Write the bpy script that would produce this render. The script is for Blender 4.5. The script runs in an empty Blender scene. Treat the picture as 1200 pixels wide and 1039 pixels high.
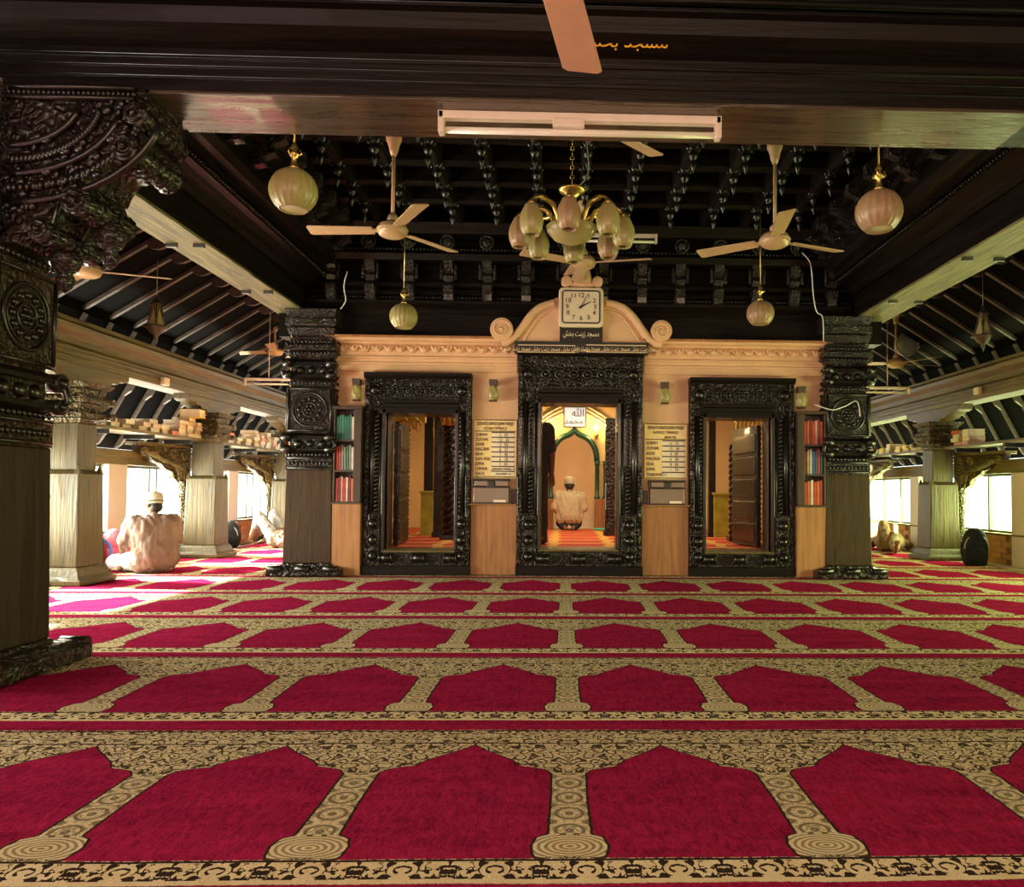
import bpy, bmesh, math, random
from math import sin, cos, pi, radians
from mathutils import Vector, Matrix, Euler, noise
random.seed(7)
SC = bpy.context.scene
COL = SC.collection

# ------------------------------------------------------------ camera
CH = 0.9
cam_d = bpy.data.cameras.new('camera'); cam = bpy.data.objects.new('camera', cam_d); COL.objects.link(cam)
RM = Matrix.Rotation(radians(-1.72), 3, 'Z') @ Matrix.Rotation(pi/2 + radians(1.85), 3, 'X') @ Matrix.Rotation(radians(0.45), 3, 'Z')
cam.matrix_world = Matrix.Translation((0, 0, CH)) @ RM.to_4x4()
cam_d.sensor_fit = 'HORIZONTAL'; cam_d.sensor_width = 36; cam_d.lens = 27.0
cam_d.shift_x = -0.07356; cam_d.shift_y = 0.0222; cam_d.clip_start = 0.05; cam_d.clip_end = 200
SC.camera = cam

# ------------------------------------------------------------ world, lights, exposure
SC.view_settings.view_transform = 'Standard'; SC.view_settings.look = 'None'
SC.view_settings.gamma = 1.0; SC.view_settings.use_curve_mapping = False
SC.view_settings.exposure = 0.15
wd = bpy.data.worlds.new('sky'); SC.world = wd; wd.use_nodes = True
bg = wd.node_tree.nodes['Background']; bg.inputs[0].default_value = (0.93, 1.0, 0.97, 1); bg.inputs[1].default_value = 3.0

def light(name, kind, loc, rot, energy, color, **kw):
    d = bpy.data.lights.new(name, kind); d.energy = energy; d.color = color
    for k, v in kw.items(): setattr(d, k, v)
    o = bpy.data.objects.new(name, d); o.location = loc; o.rotation_euler = rot; COL.objects.link(o); return o
light('sun', 'SUN', (-10, 5, 8), Vector((0.84, -0.16, -0.46)).to_track_quat('-Z', 'Y').to_euler(), 62, (1.0, 0.92, 0.84), angle=radians(1.5))
light('daylight_left', 'AREA', (-5.62, 8.6, 0.85), (0, radians(-90), 0), 1800, (1.0, 0.94, 0.72), shape='RECTANGLE', size=0.9, size_y=13)
light('daylight_right', 'AREA', (6.02, 8.6, 0.85), (0, radians(90), 0), 950, (0.84, 1.0, 0.30), shape='RECTANGLE', size=0.9, size_y=13)
light('warm_rear_fill', 'AREA', (0.6, -2.6, 2.1), (radians(82), 0, 0), 210, (1.0, 0.66, 0.42), shape='RECTANGLE', size=5.0, size_y=1.2)  # soft warm fill added behind the camera, no lamp stands there
light('pink_rear_left_light', 'AREA', (-3.2, -1.0, 1.6), Vector((0.65, 1.0, 0.05)).to_track_quat('-Z', 'Y').to_euler(), 60, (1.0, 0.62, 0.62), shape='RECTANGLE', size=1.6, size_y=1.6)  # pinkish area light behind the camera on the left; no door there
light('inner_room_fill', 'AREA', (0.2, 10.6, 2.5), (0, 0, 0), 92, (1.0, 0.74, 0.42), shape='RECTANGLE', size=3.5, size_y=2.0)  # broad warm fill over the inner room, from no modelled fixture

# ------------------------------------------------------------ small helpers
def P(px, py, X=None, Y=None, Z=None):
    """measured point of the photograph at a known wall, depth or height"""
    d = RM @ Vector(((px-688.27)/900, -(py-546.14)/900, -1.0))
    t = X/d.x if X is not None else Y/d.y if Y is not None else (Z-CH)/d.z
    return Vector((0, 0, CH)) + d*t

class MB:
    def __init__(s): s.v = []; s.f = []; s.sm = []; s.M = None
    def add(s, vs, fs, smooth=False):
        b = len(s.v)
        for p in vs:
            p = Vector(p)
            if s.M is not None: p = s.M @ p
            s.v.append(p)
        for q in fs: s.f.append(tuple(b+i for i in q)); s.sm.append(smooth)
        return s
    def box(s, x0, x1, y0, y1, z0, z1):
        return s.add([(x0,y0,z0),(x1,y0,z0),(x1,y1,z0),(x0,y1,z0),(x0,y0,z1),(x1,y0,z1),(x1,y1,z1),(x0,y1,z1)],
                     [(3,2,1,0),(4,5,6,7),(0,1,5,4),(1,2,6,5),(2,3,7,6),(3,0,4,7)])
    def frus(s, cx, cy, z0, z1, a0, a1, b0=None, b1=None):
        b0 = a0 if b0 is None else b0; b1 = a1 if b1 is None else b1
        return s.add([(cx-a0,cy-b0,z0),(cx+a0,cy-b0,z0),(cx+a0,cy+b0,z0),(cx-a0,cy+b0,z0),
                      (cx-a1,cy-b1,z1),(cx+a1,cy-b1,z1),(cx+a1,cy+b1,z1),(cx-a1,cy+b1,z1)],
                     [(3,2,1,0),(4,5,6,7),(0,1,5,4),(1,2,6,5),(2,3,7,6),(3,0,4,7)])
    def cyl(s, p0, p1, r0, r1=None, n=10, caps=True, smooth=True):
        r1 = r0 if r1 is None else r1
        p0 = Vector(p0); p1 = Vector(p1); d = (p1-p0).normalized()
        a = d.orthogonal().normalized(); b = d.cross(a)
        vs = []
        for p, r in ((p0, r0), (p1, r1)):
            for i in range(n):
                t = 2*pi*i/n; vs.append(p + a*cos(t)*r + b*sin(t)*r)
        s.add(vs, [(i, (i+1) % n, n+(i+1) % n, n+i) for i in range(n)], smooth)
        if caps: s.add(vs, [tuple(range(n-1, -1, -1)), tuple(range(n, 2*n))])
        return s
    def lathe(s, c, prof, n=16, axis='z', smooth=True, ribs=0, amp=0):
        c = Vector(c); vs = []
        for r, h in prof:
            for i in range(n):
                t = 2*pi*i/n; rr = r*(1+amp*cos(ribs*t)) if ribs else r
                u, w = cos(t)*rr, sin(t)*rr
                vs.append(c + (Vector((u, w, h)) if axis == 'z' else Vector((u, h, w)) if axis == 'y' else Vector((h, u, w))))
        m = len(prof)
        fs = [(k*n+i, k*n+(i+1) % n, (k+1)*n+(i+1) % n, (k+1)*n+i) for k in range(m-1) for i in range(n)]
        s.add(vs, fs, smooth)
        if prof[0][0] > 1e-4: s.add(vs[:n], [tuple(range(n-1, -1, -1))])
        if prof[-1][0] > 1e-4: s.add(vs[-n:], [tuple(range(n))])
        return s
    def prism(s, poly, plane, a, b, smooth=False):
        n = len(poly)
        def mk(p, w): return (p[0], w, p[1]) if plane == 'xz' else (w, p[0], p[1]) if plane == 'yz' else (p[0], p[1], w)
        vs = [mk(p, a) for p in poly] + [mk(p, b) for p in poly]
        s.add(vs, [(i, (i+1) % n, n+(i+1) % n, n+i) for i in range(n)], smooth)
        return s.add(vs, [tuple(range(n-1, -1, -1)), tuple(range(n, 2*n))])
    def tube(s, path, r, n=6, closed=False, rad=None):
        path = [Vector(p) for p in path]; m = len(path); vs = []; up = None
        for k in range(m):
            a = path[(k-1) % m] if (closed or k > 0) else path[0]
            b = path[(k+1) % m] if (closed or k < m-1) else path[-1]
            d = (b-a).normalized()
            if up is None: up = d.orthogonal().normalized()
            x = up - d*up.dot(d)
            x = x.normalized() if x.length > 1e-6 else d.orthogonal().normalized()
            up = x; y = d.cross(x); rr = rad[k] if rad else r
            for i in range(n):
                t = 2*pi*i/n; vs.append(path[k] + x*cos(t)*rr + y*sin(t)*rr)
        K = m if closed else m-1
        s.add(vs, [(k*n+i, k*n+(i+1) % n, ((k+1) % m)*n+(i+1) % n, ((k+1) % m)*n+i) for k in range(K) for i in range(n)], True)
        if not closed: s.add(vs[:n], [tuple(range(n-1, -1, -1))]); s.add(vs[-n:], [tuple(range(n))])
        return s
    def ell(s, c, r, n=12, m=8, rot=None):
        c = Vector(c); R = rot.to_matrix() if rot else Matrix.Identity(3); vs = []
        for k in range(m+1):
            ph = pi*k/m
            for i in range(n):
                t = 2*pi*i/n
                vs.append(c + R @ Vector((r[0]*sin(ph)*cos(t), r[1]*sin(ph)*sin(t), -r[2]*cos(ph))))
        return s.add(vs, [(k*n+i, k*n+(i+1) % n, (k+1)*n+(i+1) % n, (k+1)*n+i) for k in range(m) for i in range(n)], True)
    def ring(s, c, R, r, axis='z', n=20, k=6):
        c = Vector(c); pts = []
        for i in range(n):
            t = 2*pi*i/n; u, w = cos(t)*R, sin(t)*R
            pts.append(c + (Vector((u, w, 0)) if axis == 'z' else Vector((u, 0, w)) if axis == 'y' else Vector((0, u, w))))
        return s.tube(pts, r, k, True)
    def mesh(s, name, off=Vector()):
        me = bpy.data.meshes.new(name)
        me.from_pydata([tuple(p-off) for p in s.v], [], s.f); me.polygons.foreach_set('use_smooth', s.sm)
        bm = bmesh.new(); bm.from_mesh(me); bmesh.ops.remove_doubles(bm, verts=bm.verts, dist=1e-5)
        bmesh.ops.recalc_face_normals(bm, faces=bm.faces); bm.to_mesh(me); bm.free()
        return me

def wloc(o):
    p = o.location.copy()
    while o.parent: o = o.parent; p += o.location
    return p
def tag(o, label=None, cat=None, group=None, kind=None):
    if label: o['label'] = label
    if cat: o['category'] = cat
    if group: o['group'] = group
    if kind: o['kind'] = kind
    return o
def thing(name, label, cat, loc, group=None):
    o = bpy.data.objects.new(name, None); COL.objects.link(o); o.location = loc; o.empty_display_size = 0.1
    return tag(o, label, cat, group)
def part(name, mb, m, parent=None, bev=0, kind=None, label=None, seg=2):
    """links a world-space shape as one mesh object, stored relative to its parent"""
    off = wloc(parent) if parent else Vector()
    me = mb.mesh(name, off); me.materials.append(m)
    o = bpy.data.objects.new(name, me); COL.objects.link(o); o.parent = parent
    if bev:
        b = o.modifiers.new('bevel', 'BEVEL'); b.width = bev; b.segments = seg; b.limit_method = 'ANGLE'; b.angle_limit = radians(40)
    return tag(o, label, None, None, kind)
def struct(name, mb, m, bev=0): return part(name, mb, m, None, bev, 'structure')
def single(name, mb, m, label, cat, base, group=None, bev=0):
    off = Vector(base); me = mb.mesh(name, off); me.materials.append(m)
    o = bpy.data.objects.new(name, me); COL.objects.link(o); o.location = off
    if bev:
        b = o.modifiers.new('bevel', 'BEVEL'); b.width = bev; b.segments = 2; b.limit_method = 'ANGLE'
    return tag(o, label, cat, group)
def kids(o): return [c for c in ALLOF() if c.parent == o]
def ALLOF(): return list(COL.objects)
def copy_tree(o, children, parent=None):
    c = o.copy(); COL.objects.link(c); c.parent = parent
    for ch, gr in children:
        copy_tree(ch, gr, c)
    return c
def tree(o):
    objs = ALLOF()
    def rec(x): return [(ch, rec(ch)) for ch in objs if ch.parent == x]
    return rec(o)
def text(body, loc, size, m, parent, ax='CENTER', name='lettering', ry=0, sx=1.0, ext=0.0015):
    cu = bpy.data.curves.new(name, 'FONT'); cu.body = body; cu.size = size; cu.align_x = ax; cu.align_y = 'CENTER'; cu.extrude = ext
    t = bpy.data.objects.new(name, cu); COL.objects.link(t)
    me = bpy.data.meshes.new_from_object(t.evaluated_get(bpy.context.evaluated_depsgraph_get()))
    bpy.data.objects.remove(t)
    me.transform(Matrix.Rotation(ry, 4, 'Z') @ Matrix.Rotation(pi/2, 4, 'X') @ Matrix.Diagonal((sx, 1, 1, 1)))
    me.materials.clear(); me.materials.append(m)
    o = bpy.data.objects.new(name, me); COL.objects.link(o); o.parent = parent
    o.location = Vector(loc) - wloc(parent); return o

# ------------------------------------------------------------ materials
MATS = {}
class NT:
    def __init__(s, m): s.t = m.node_tree; s.n = s.t.nodes; s.l = s.t.links
    def new(s, kind, **kw):
        q = s.n.new(kind)
        for k, v in kw.items(): setattr(q, k, v)
        return q
    def link(s, a, b): s.l.new(a, b)
    def m(s, op, a, b=None, c=None, clamp=False):
        q = s.n.new('ShaderNodeMath'); q.operation = op; q.use_clamp = clamp
        for i, x in enumerate((a, b, c)):
            if x is None: continue
            if isinstance(x, (int, float)): q.inputs[i].default_value = x
            else: s.l.new(x, q.inputs[i])
        return q.outputs[0]
    def mix(s, f, a, b, blend='MIX'):
        q = s.n.new('ShaderNodeMix'); q.data_type = 'RGBA'; q.blend_type = blend
        for sock, x in ((q.inputs[0], f), (q.inputs[6], a), (q.inputs[7], b)):
            if isinstance(x, (int, float)): sock.default_value = x
            elif isinstance(x, tuple): sock.default_value = x if len(x) == 4 else x + (1,)
            else: s.l.new(x, sock)
        return q.outputs[2]
    def coord(s, scale=(1, 1, 1), which='Object'):
        tc = s.n.new('ShaderNodeTexCoord'); mp = s.n.new('ShaderNodeMapping'); mp.inputs['Scale'].default_value = scale
        s.l.new(tc.outputs[which], mp.inputs[0]); return mp.outputs[0]
    def noise(s, vec, scale, detail=4, rough=0.55, dist=0):
        q = s.n.new('ShaderNodeTexNoise'); q.inputs['Scale'].default_value = scale; q.inputs['Detail'].default_value = detail
        q.inputs['Roughness'].default_value = rough; q.inputs['Distortion'].default_value = dist
        if vec is not None: s.l.new(vec, q.inputs['Vector'])
        return q.outputs[0]
    def vor(s, vec, scale, feature='F1', out=0):
        q = s.n.new('ShaderNodeTexVoronoi'); q.feature = feature; q.inputs['Scale'].default_value = scale
        s.l.new(vec, q.inputs['Vector']); return q.outputs[out]
    def ramp(s, f, stops):
        q = s.n.new('ShaderNodeValToRGB'); s.l.new(f, q.inputs[0]); e = q.color_ramp.elements
        while len(e) < len(stops): e.new(0.5)
        for k, (p, c) in enumerate(stops): e[k].position = p; e[k].color = c + (1,) if len(c) == 3 else c
        return q.outputs[0]
    def bump(s, h, strength, dist, prev=None):
        q = s.n.new('ShaderNodeBump'); q.inputs['Strength'].default_value = strength; q.inputs['Distance'].default_value = dist
        s.l.new(h, q.inputs['Height'])
        if prev is not None: s.l.new(prev, q.inputs['Normal'])
        return q.outputs[0]
def newmat(name):
    m = bpy.data.materials.new(name); m.use_nodes = True; MATS[name] = m
    return m, NT(m), m.node_tree.nodes['Principled BSDF']
def plain(name, c, rough=0.6, metal=0, var=0.12, scale=12, bumpd=0.0, spec=0.5, coat=0):
    m, t, b = newmat(name); v = t.coord()
    n = t.noise(v, scale)
    a = tuple(max(0, x*(1-var)) for x in c); z = tuple(min(1, x*(1+var)) for x in c)
    t.link(t.ramp(n, [(0.3, a), (0.7, z)]), b.inputs['Base Color'])
    b.inputs['Roughness'].default_value = rough; b.inputs['Metallic'].default_value = metal
    b.inputs['Specular IOR Level'].default_value = spec; b.inputs['Coat Weight'].default_value = coat
    if bumpd: t.link(t.bump(t.noise(v, scale*3), 0.6, bumpd), b.inputs['Normal'])
    return m
def wood(name, c1, c2, rough=0.35, axis=0, grain=3.0, bumpd=0.003, spec=0.5, carve=0, carve_scale=14, coat=0.0, big=1.0):
    """grain runs along the given axis; carve adds fine relief"""
    m, t, b = newmat(name)
    sc = [18.0, 18.0, 18.0]; sc[axis] = 1.3
    v = t.coord(tuple(sc)); n = t.noise(v, grain*0.35, 6, 0.6, 1.2)
    w = t.noise(t.coord((1, 1, 1)), 2.3*big, 3)
    col = t.ramp(n, [(0.32, c1), (0.68, c2)])
    col = t.mix(t.m('MULTIPLY', w, 0.5), col, tuple(x*0.5 for x in c1))
    t.link(col, b.inputs['Base Color'])
    b.inputs['Specular IOR Level'].default_value = spec; b.inputs['Coat Weight'].default_value = coat
    t.link(t.m('MULTIPLY_ADD', n, 0.35, rough-0.15, clamp=True), b.inputs['Roughness'])
    nm = t.bump(n, 0.7, bumpd)
    if carve:
        vv = t.coord(); d = t.new('ShaderNodeVectorMath', operation='ADD'); nn = t.new('ShaderNodeTexNoise'); nn.inputs['Scale'].default_value = 5
        t.link(vv, nn.inputs['Vector']); t.link(vv, d.inputs[0])
        s2 = t.new('ShaderNodeVectorMath', operation='SCALE'); s2.inputs['Scale'].default_value = 0.12; t.link(nn.outputs[1], s2.inputs[0]); t.link(s2.outputs[0], d.inputs[1])
        v1 = t.vor(d.outputs[0], carve_scale, 'SMOOTH_F1'); v2 = t.m('SINE', t.m('MULTIPLY', v1, 17.0))
        nm = t.bump(v2, 0.9, carve, nm)
    t.link(nm, b.inputs['Normal'])
    return m
DARK = ((0.004, 0.0025, 0.0018), (0.013, 0.008, 0.005))
wood('dark_x', *DARK, rough=0.42, axis=0, coat=0.02, spec=0.16, bumpd=0.006); wood('dark_y', *DARK, rough=0.38, axis=1, coat=0.05, spec=0.25, bumpd=0.006); wood('dark_z', *DARK, rough=0.33, axis=2, coat=0.2)
wood('dark_carved', (0.009, 0.005, 0.004), (0.026, 0.016, 0.010), rough=0.34, axis=2, carve=0.010, carve_scale=20, coat=0.2)
wood('dark_fine', (0.009, 0.005, 0.004), (0.028, 0.017, 0.011), rough=0.36, axis=2, carve=0.005, carve_scale=40, coat=0.2)
wood('front_carved', (0.022, 0.014, 0.007), (0.06, 0.038, 0.017), rough=0.36, axis=2, carve=0.010, carve_scale=30, coat=0.25)
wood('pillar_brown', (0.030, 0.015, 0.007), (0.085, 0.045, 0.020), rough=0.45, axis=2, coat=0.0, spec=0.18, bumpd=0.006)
wood('soffit_x', (0.045, 0.028, 0.018), (0.11, 0.07, 0.045), rough=0.27, axis=0, bumpd=0.008, coat=0.4)
wood('soffit_y', (0.045, 0.035, 0.011), (0.34, 0.28, 0.11), rough=0.55, axis=1, bumpd=0.014, coat=0.0)
wood('aged_y', (0.05, 0.031, 0.006), (0.21, 0.14, 0.03), rough=0.45, axis=1, bumpd=0.006)
wood('aged_z', (0.032, 0.021, 0.005), (0.15, 0.105, 0.028), rough=0.45, axis=2, bumpd=0.012)
wood('aged_carved', (0.06, 0.042, 0.014), (0.21, 0.155, 0.055), rough=0.42, axis=2, carve=0.022, carve_scale=26)
wood('rafter', (0.05, 0.035, 0.025), (0.12, 0.085, 0.065), rough=0.5, axis=0)
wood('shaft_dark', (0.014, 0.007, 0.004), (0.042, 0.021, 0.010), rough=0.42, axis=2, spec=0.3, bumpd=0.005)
wood('wainscot', (0.30, 0.12, 0.04), (0.54, 0.24, 0.085), rough=0.5, axis=2, grain=2.4, bumpd=0.002, big=1.6)
wood('case_wood', (0.035, 0.018, 0.010), (0.08, 0.04, 0.022), rough=0.4, axis=2)
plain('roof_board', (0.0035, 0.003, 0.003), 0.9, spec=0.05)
plain('plaster', (0.72, 0.43, 0.24), 0.6, var=0.08, scale=5, bumpd=0.003)
plain('plaster_cream', (0.74, 0.60, 0.42), 0.6, var=0.06, scale=5)
plain('pier_plaster', (0.56, 0.48, 0.44), 0.7, var=0.05, scale=5)
plain('inner_wall', (0.72, 0.55, 0.27), 0.7, var=0.05, scale=3)
plain('niche', (0.86, 0.62, 0.40), 0.7, var=0.03, scale=3)
plain('mortar', (0.28, 0.16, 0.09), 0.9)
plain('slab', (0.45, 0.42, 0.38), 0.7)
plain('green_paint', (0.006, 0.065, 0.036), 0.35, coat=0.3)
plain('lime_panel', (0.42, 0.44, 0.06), 0.35, var=0.3, scale=7)
plain('metal_dark', (0.10, 0.10, 0.09), 0.4, 0.6)
plain('steel', (0.22, 0.18, 0.14), 0.45, 0.9, var=0.1, scale=4)
plain('brass', (0.60, 0.42, 0.12), 0.3, 0.9)
plain('fan_cream', (0.46, 0.29, 0.15), 0.4, var=0.06, coat=0.3)
plain('fan_pink', (0.60, 0.29, 0.17), 0.42, var=0.06, coat=0.2)
plain('fitting', (0.76, 0.62, 0.52), 0.4, var=0.05)
plain('tube_glass', (0.78, 0.70, 0.60), 0.25, var=0.02)
plain('clock_face', (0.74, 0.60, 0.44), 0.5, var=0.03)
plain('black', (0.012, 0.010, 0.010), 0.4)
plain('plaque_black', (0.015, 0.012, 0.010), 0.3)
plain('ink', (0.03, 0.02, 0.02), 0.6)
plain('gold_letter', (0.80, 0.62, 0.38), 0.35, 0.2)
plain('yellow_paint', (0.85, 0.45, 0.03), 0.5)
plain('sign_cream', (0.92, 0.68, 0.29), 0.5, var=0.04, scale=3)
plain('sign_strip', (0.86, 0.72, 0.50), 0.5, var=0.03)
plain('paper', (0.62, 0.52, 0.40), 0.8, var=0.15)
plain('skin', (0.20, 0.095, 0.05), 0.5, var=0.06, scale=8)
plain('shirt_pink', (0.25, 0.165, 0.14), 0.8, var=0.08, scale=9)
plain('shirt_cream', (0.56, 0.47, 0.33), 0.8, var=0.07, scale=9)
plain('trouser_white', (0.66, 0.70, 0.82), 0.8, var=0.05)
plain('trouser_grey', (0.30, 0.30, 0.32), 0.8, var=0.2, scale=25)
plain('trouser_navy', (0.025, 0.03, 0.055), 0.8)
plain('cloth_dark', (0.035, 0.028, 0.026), 0.8, var=0.3, scale=12)
plain('cloth_brown', (0.20, 0.13, 0.08), 0.85, var=0.2)
plain('cap_cream', (0.55, 0.50, 0.40), 0.8)
plain('cap_brown', (0.14, 0.09, 0.05), 0.8)
plain('hair', (0.02, 0.016, 0.014), 0.6)
plain('bag_black', (0.014, 0.015, 0.018), 0.85, bumpd=0.004, spec=0.2)
plain('bag_blue', (0.04, 0.12, 0.42), 0.55)
plain('bag_red', (0.50, 0.06, 0.09), 0.6)
plain('teal_cloth', (0.10, 0.50, 0.42), 0.8)
plain('wire', (0.30, 0.28, 0.24), 0.5)
plain('white_wire', (0.70, 0.68, 0.62), 0.5)
plain('grey_horn', (0.30, 0.32, 0.36), 0.4, 0.2)
plain('gold_carving', (0.62, 0.42, 0.10), 0.4, 0.1, bumpd=0.01)
for nm, c in (('book_teal', (0.03, 0.16, 0.13)), ('book_green', (0.05, 0.20, 0.12)), ('book_red', (0.50, 0.05, 0.025)), ('book_maroon', (0.22, 0.03, 0.03)),
              ('book_grey', (0.22, 0.24, 0.20)), ('book_blue', (0.06, 0.12, 0.30)), ('book_tan', (0.50, 0.36, 0.20)), ('book_orange', (0.60, 0.14, 0.04)),
              ('book_white', (0.66, 0.60, 0.50)), ('book_yellow', (0.80, 0.52, 0.01)), ('book_pink', (0.62, 0.28, 0.26))):
    plain(nm, c, 0.45, var=0.15)
def brick_mat(name, c):
    m, t, b = newmat(name); oi = t.new('ShaderNodeObjectInfo')
    col = t.mix(oi.outputs['Random'], tuple(x*0.72 for x in c), c)
    col = t.mix(t.m('MULTIPLY', t.noise(t.coord(), 30), 0.5), col, tuple(x*0.6 for x in c)); t.link(col, b.inputs['Base Color']); b.inputs['Roughness'].default_value = 0.8
    t.link(t.bump(t.noise(t.coord(), 60), 0.6, 0.003), b.inputs['Normal']); return m
brick_mat('brick_red', (0.42, 0.15, 0.07)); brick_mat('brick_tan', (0.50, 0.25, 0.09))
def shade_mat(name, c):
    m, t, b = newmat(name)
    b.inputs['Base Color'].default_value = c + (1,); b.inputs['Roughness'].default_value = 0.4
    b.inputs['Subsurface Weight'].default_value = 0.25; b.inputs['Coat Weight'].default_value = 0.1
    b.inputs['Subsurface Radius'].default_value = (0.05, 0.05, 0.03); return m
shade_mat('opal_yellow', (0.33, 0.27, 0.10)); shade_mat('opal_pink', (0.32, 0.20, 0.10))
def glass_mat():
    m = bpy.data.materials.new('pane_glass'); m.use_nodes = True; t = NT(m); t.n.clear()
    o = t.new('ShaderNodeOutputMaterial'); tr = t.new('ShaderNodeBsdfTransparent'); g = t.new('ShaderNodeBsdfGlossy'); mx = t.new('ShaderNodeMixShader')
    tr.inputs[0].default_value = (0.96, 0.98, 0.97, 1); g.inputs['Roughness'].default_value = 0.03
    mx.inputs[0].default_value = 0.05
    t.link(tr.outputs[0], mx.inputs[1]); t.link(g.outputs[0], mx.inputs[2]); t.link(mx.outputs[0], o.inputs[0]); MATS['pane_glass'] = m
glass_mat()
def emit_mat(name, c, s):
    m, t, b = newmat(name); b.inputs['Emission Color'].default_value = c + (1,); b.inputs['Emission Strength'].default_value = s
emit_mat('bulb_glow', (1.0, 0.70, 0.28), 22); emit_mat('sign_glow', (0.92, 0.98, 1.0), 0.45)

def carpet_mat(name='prayer_carpet_weave', field=(0.30, 0.014, 0.058), warm=False):
    """mat cell 0.66 m wide, 1.255 m deep; y = 0 is the foot of the red field, x = 0 a column"""
    m, t, b = newmat(name); CW = 0.66
    tc = t.new('ShaderNodeTexCoord'); sep = t.new('ShaderNodeSeparateXYZ'); 
    wob = t.new('ShaderNodeTexNoise'); wob.inputs['Scale'].default_value = 2.2; t.link(tc.outputs['Object'], wob.inputs['Vector'])
    jit = t.new('ShaderNodeTexNoise'); jit.inputs['Scale'].default_value = 60; t.link(tc.outputs['Object'], jit.inputs['Vector'])
    t.link(tc.outputs['Object'], sep.inputs[0])
    x = t.m('ADD', sep.outputs[0], t.m('MULTIPLY', t.m('SUBTRACT', jit.outputs[0], 0.5), 0.008))
    y = t.m('ADD', sep.outputs[1], t.m('MULTIPLY', t.m('SUBTRACT', wob.outputs[0], 0.5), 0.018))
    u = t.m('SUBTRACT', t.m('MODULO', t.m('ADD', x, CW*60), CW), CW/2)     # 0 in the middle of a field
    au = t.m('ABSOLUTE', u); ac = t.m('SUBTRACT', CW/2, au)                 # ac = distance from the column axis
    fc = t.new('ShaderNodeFloatCurve'); cv = fc.mapping.curves[0]
    pts = [(0, .240), (.02, .232), (.07, .226), (.115, .238), (.135, .268), (.35, .272), (.57, .270), (.605, .245), (.622, .205), (.635, .165), (.655, .158), (.69, .135), (.73, .098), (.77, .058), (.81, .020), (.838, .0)]
    while len(cv.points) < len(pts): cv.points.new(0.5, 0.5)
    for k, (a, h) in enumerate(pts): cv.points[k].location = (a, h*2); cv.points[k].handle_type = 'VECTOR'
    fc.mapping.update(); t.link(y, fc.inputs['Value'])
    h = t.m('MULTIPLY', fc.outputs[0], 0.5)
    dist = t.m('SUBTRACT', h, au)
    inside = t.m('MULTIPLY', t.m('GREATER_THAN', dist, 0.0), t.m('MULTIPLY', t.m('GREATER_THAN', y, 0.0), t.m('LESS_THAN', y, 0.838)))
    outline = t.m('MULTIPLY', t.m('LESS_THAN', t.m('ABSOLUTE', t.m('ADD', dist, 0.004)), 0.004), t.m('MULTIPLY', t.m('GREATER_THAN', y, 0.0), t.m('LESS_THAN', y, 0.86)))
    # vine pattern, mirrored about the column
    cmb = t.new('ShaderNodeCombineXYZ'); t.link(ac, cmb.inputs[0]); t.link(y, cmb.inputs[1])
    nd = t.new('ShaderNodeTexNoise'); nd.inputs['Scale'].default_value = 14; nd.inputs['Detail'].default_value = 2; t.link(cmb.outputs[0], nd.inputs['Vector'])
    ad = t.new('ShaderNodeVectorMath', operation='MULTIPLY_ADD'); t.link(nd.outputs[1], ad.inputs[0]); ad.inputs[1].default_value = (0.07, 0.07, 0); t.link(cmb.outputs[0], ad.inputs[2])
    v1 = t.vor(ad.outputs[0], 20); rings = t.m('SINE', t.m('MULTIPLY', v1, 17.0))
    v2 = t.vor(ad.outputs[0], 60, 'DISTANCE_TO_EDGE')
    vine = t.m('MAXIMUM', t.m('MULTIPLY', t.m('GREATER_THAN', rings, 0.55), 0.95), t.m('MULTIPLY', t.m('LESS_THAN', v2, 0.07), 0.7))
    # column shaft: three beads and edge lines; foot: nested rings
    incol = t.m('MULTIPLY', t.m('LESS_THAN', ac, 0.056), t.m('MULTIPLY', t.m('GREATER_THAN', y, 0.135), t.m('LESS_THAN', y, 0.56)))
    yb = t.m('ABSOLUTE', t.m('SUBTRACT', t.m('MODULO', t.m('ADD', y, 0.01), 0.11), 0.055))
    bead = t.m('SQRT', t.m('ADD', t.m('MULTIPLY', ac, ac), t.m('MULTIPLY', yb, yb)))
    beadl = t.m('GREATER_THAN', t.m('SINE', t.m('MULTIPLY', bead, 210.0)), 0.45)
    vine = t.m('ADD', t.m('MULTIPLY', vine, t.m('SUBTRACT', 1.0, incol)), t.m('MULTIPLY', t.m('MAXIMUM', t.m('MULTIPLY', beadl, 0.75), t.m('MULTIPLY', vine, 0.5)), incol))
    infoot = t.m('MULTIPLY', t.m('LESS_THAN', ac, 0.1), t.m('MULTIPLY', t.m('GREATER_THAN', y, 0.008), t.m('LESS_THAN', y, 0.128)))
    yf = t.m('SUBTRACT', y, 0.062); ef = t.m('SQRT', t.m('ADD', t.m('MULTIPLY', ac, ac), t.m('MULTIPLY', t.m('MULTIPLY', yf, yf), 2.4)))
    footl = t.m('GREATER_THAN', t.m('SINE', t.m('MULTIPLY', ef, 330.0)), 0.1)
    vine = t.m('ADD', t.m('MULTIPLY', vine, t.m('SUBTRACT', 1.0, infoot)), t.m('MULTIPLY', t.m('MULTIPLY', footl, 0.6), infoot))
    GOLD, PALE, INK_ = (0.66, 0.48, 0.25), (0.88, 0.74, 0.48), (0.030, 0.018, 0.016)
    gn = t.noise(tc.outputs['Object'], 9, 3)
    gold = t.mix(gn, GOLD, PALE)
    ground = t.mix(vine, gold, INK_)
    # border band at the foot: dark ground with gold rosettes
    cb = t.new('ShaderNodeCombineXYZ')
    xb = t.m('PINGPONG', t.m('ADD', x, 40.0), 0.11); t.link(xb, cb.inputs[0]); t.link(y, cb.inputs[1])
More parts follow.
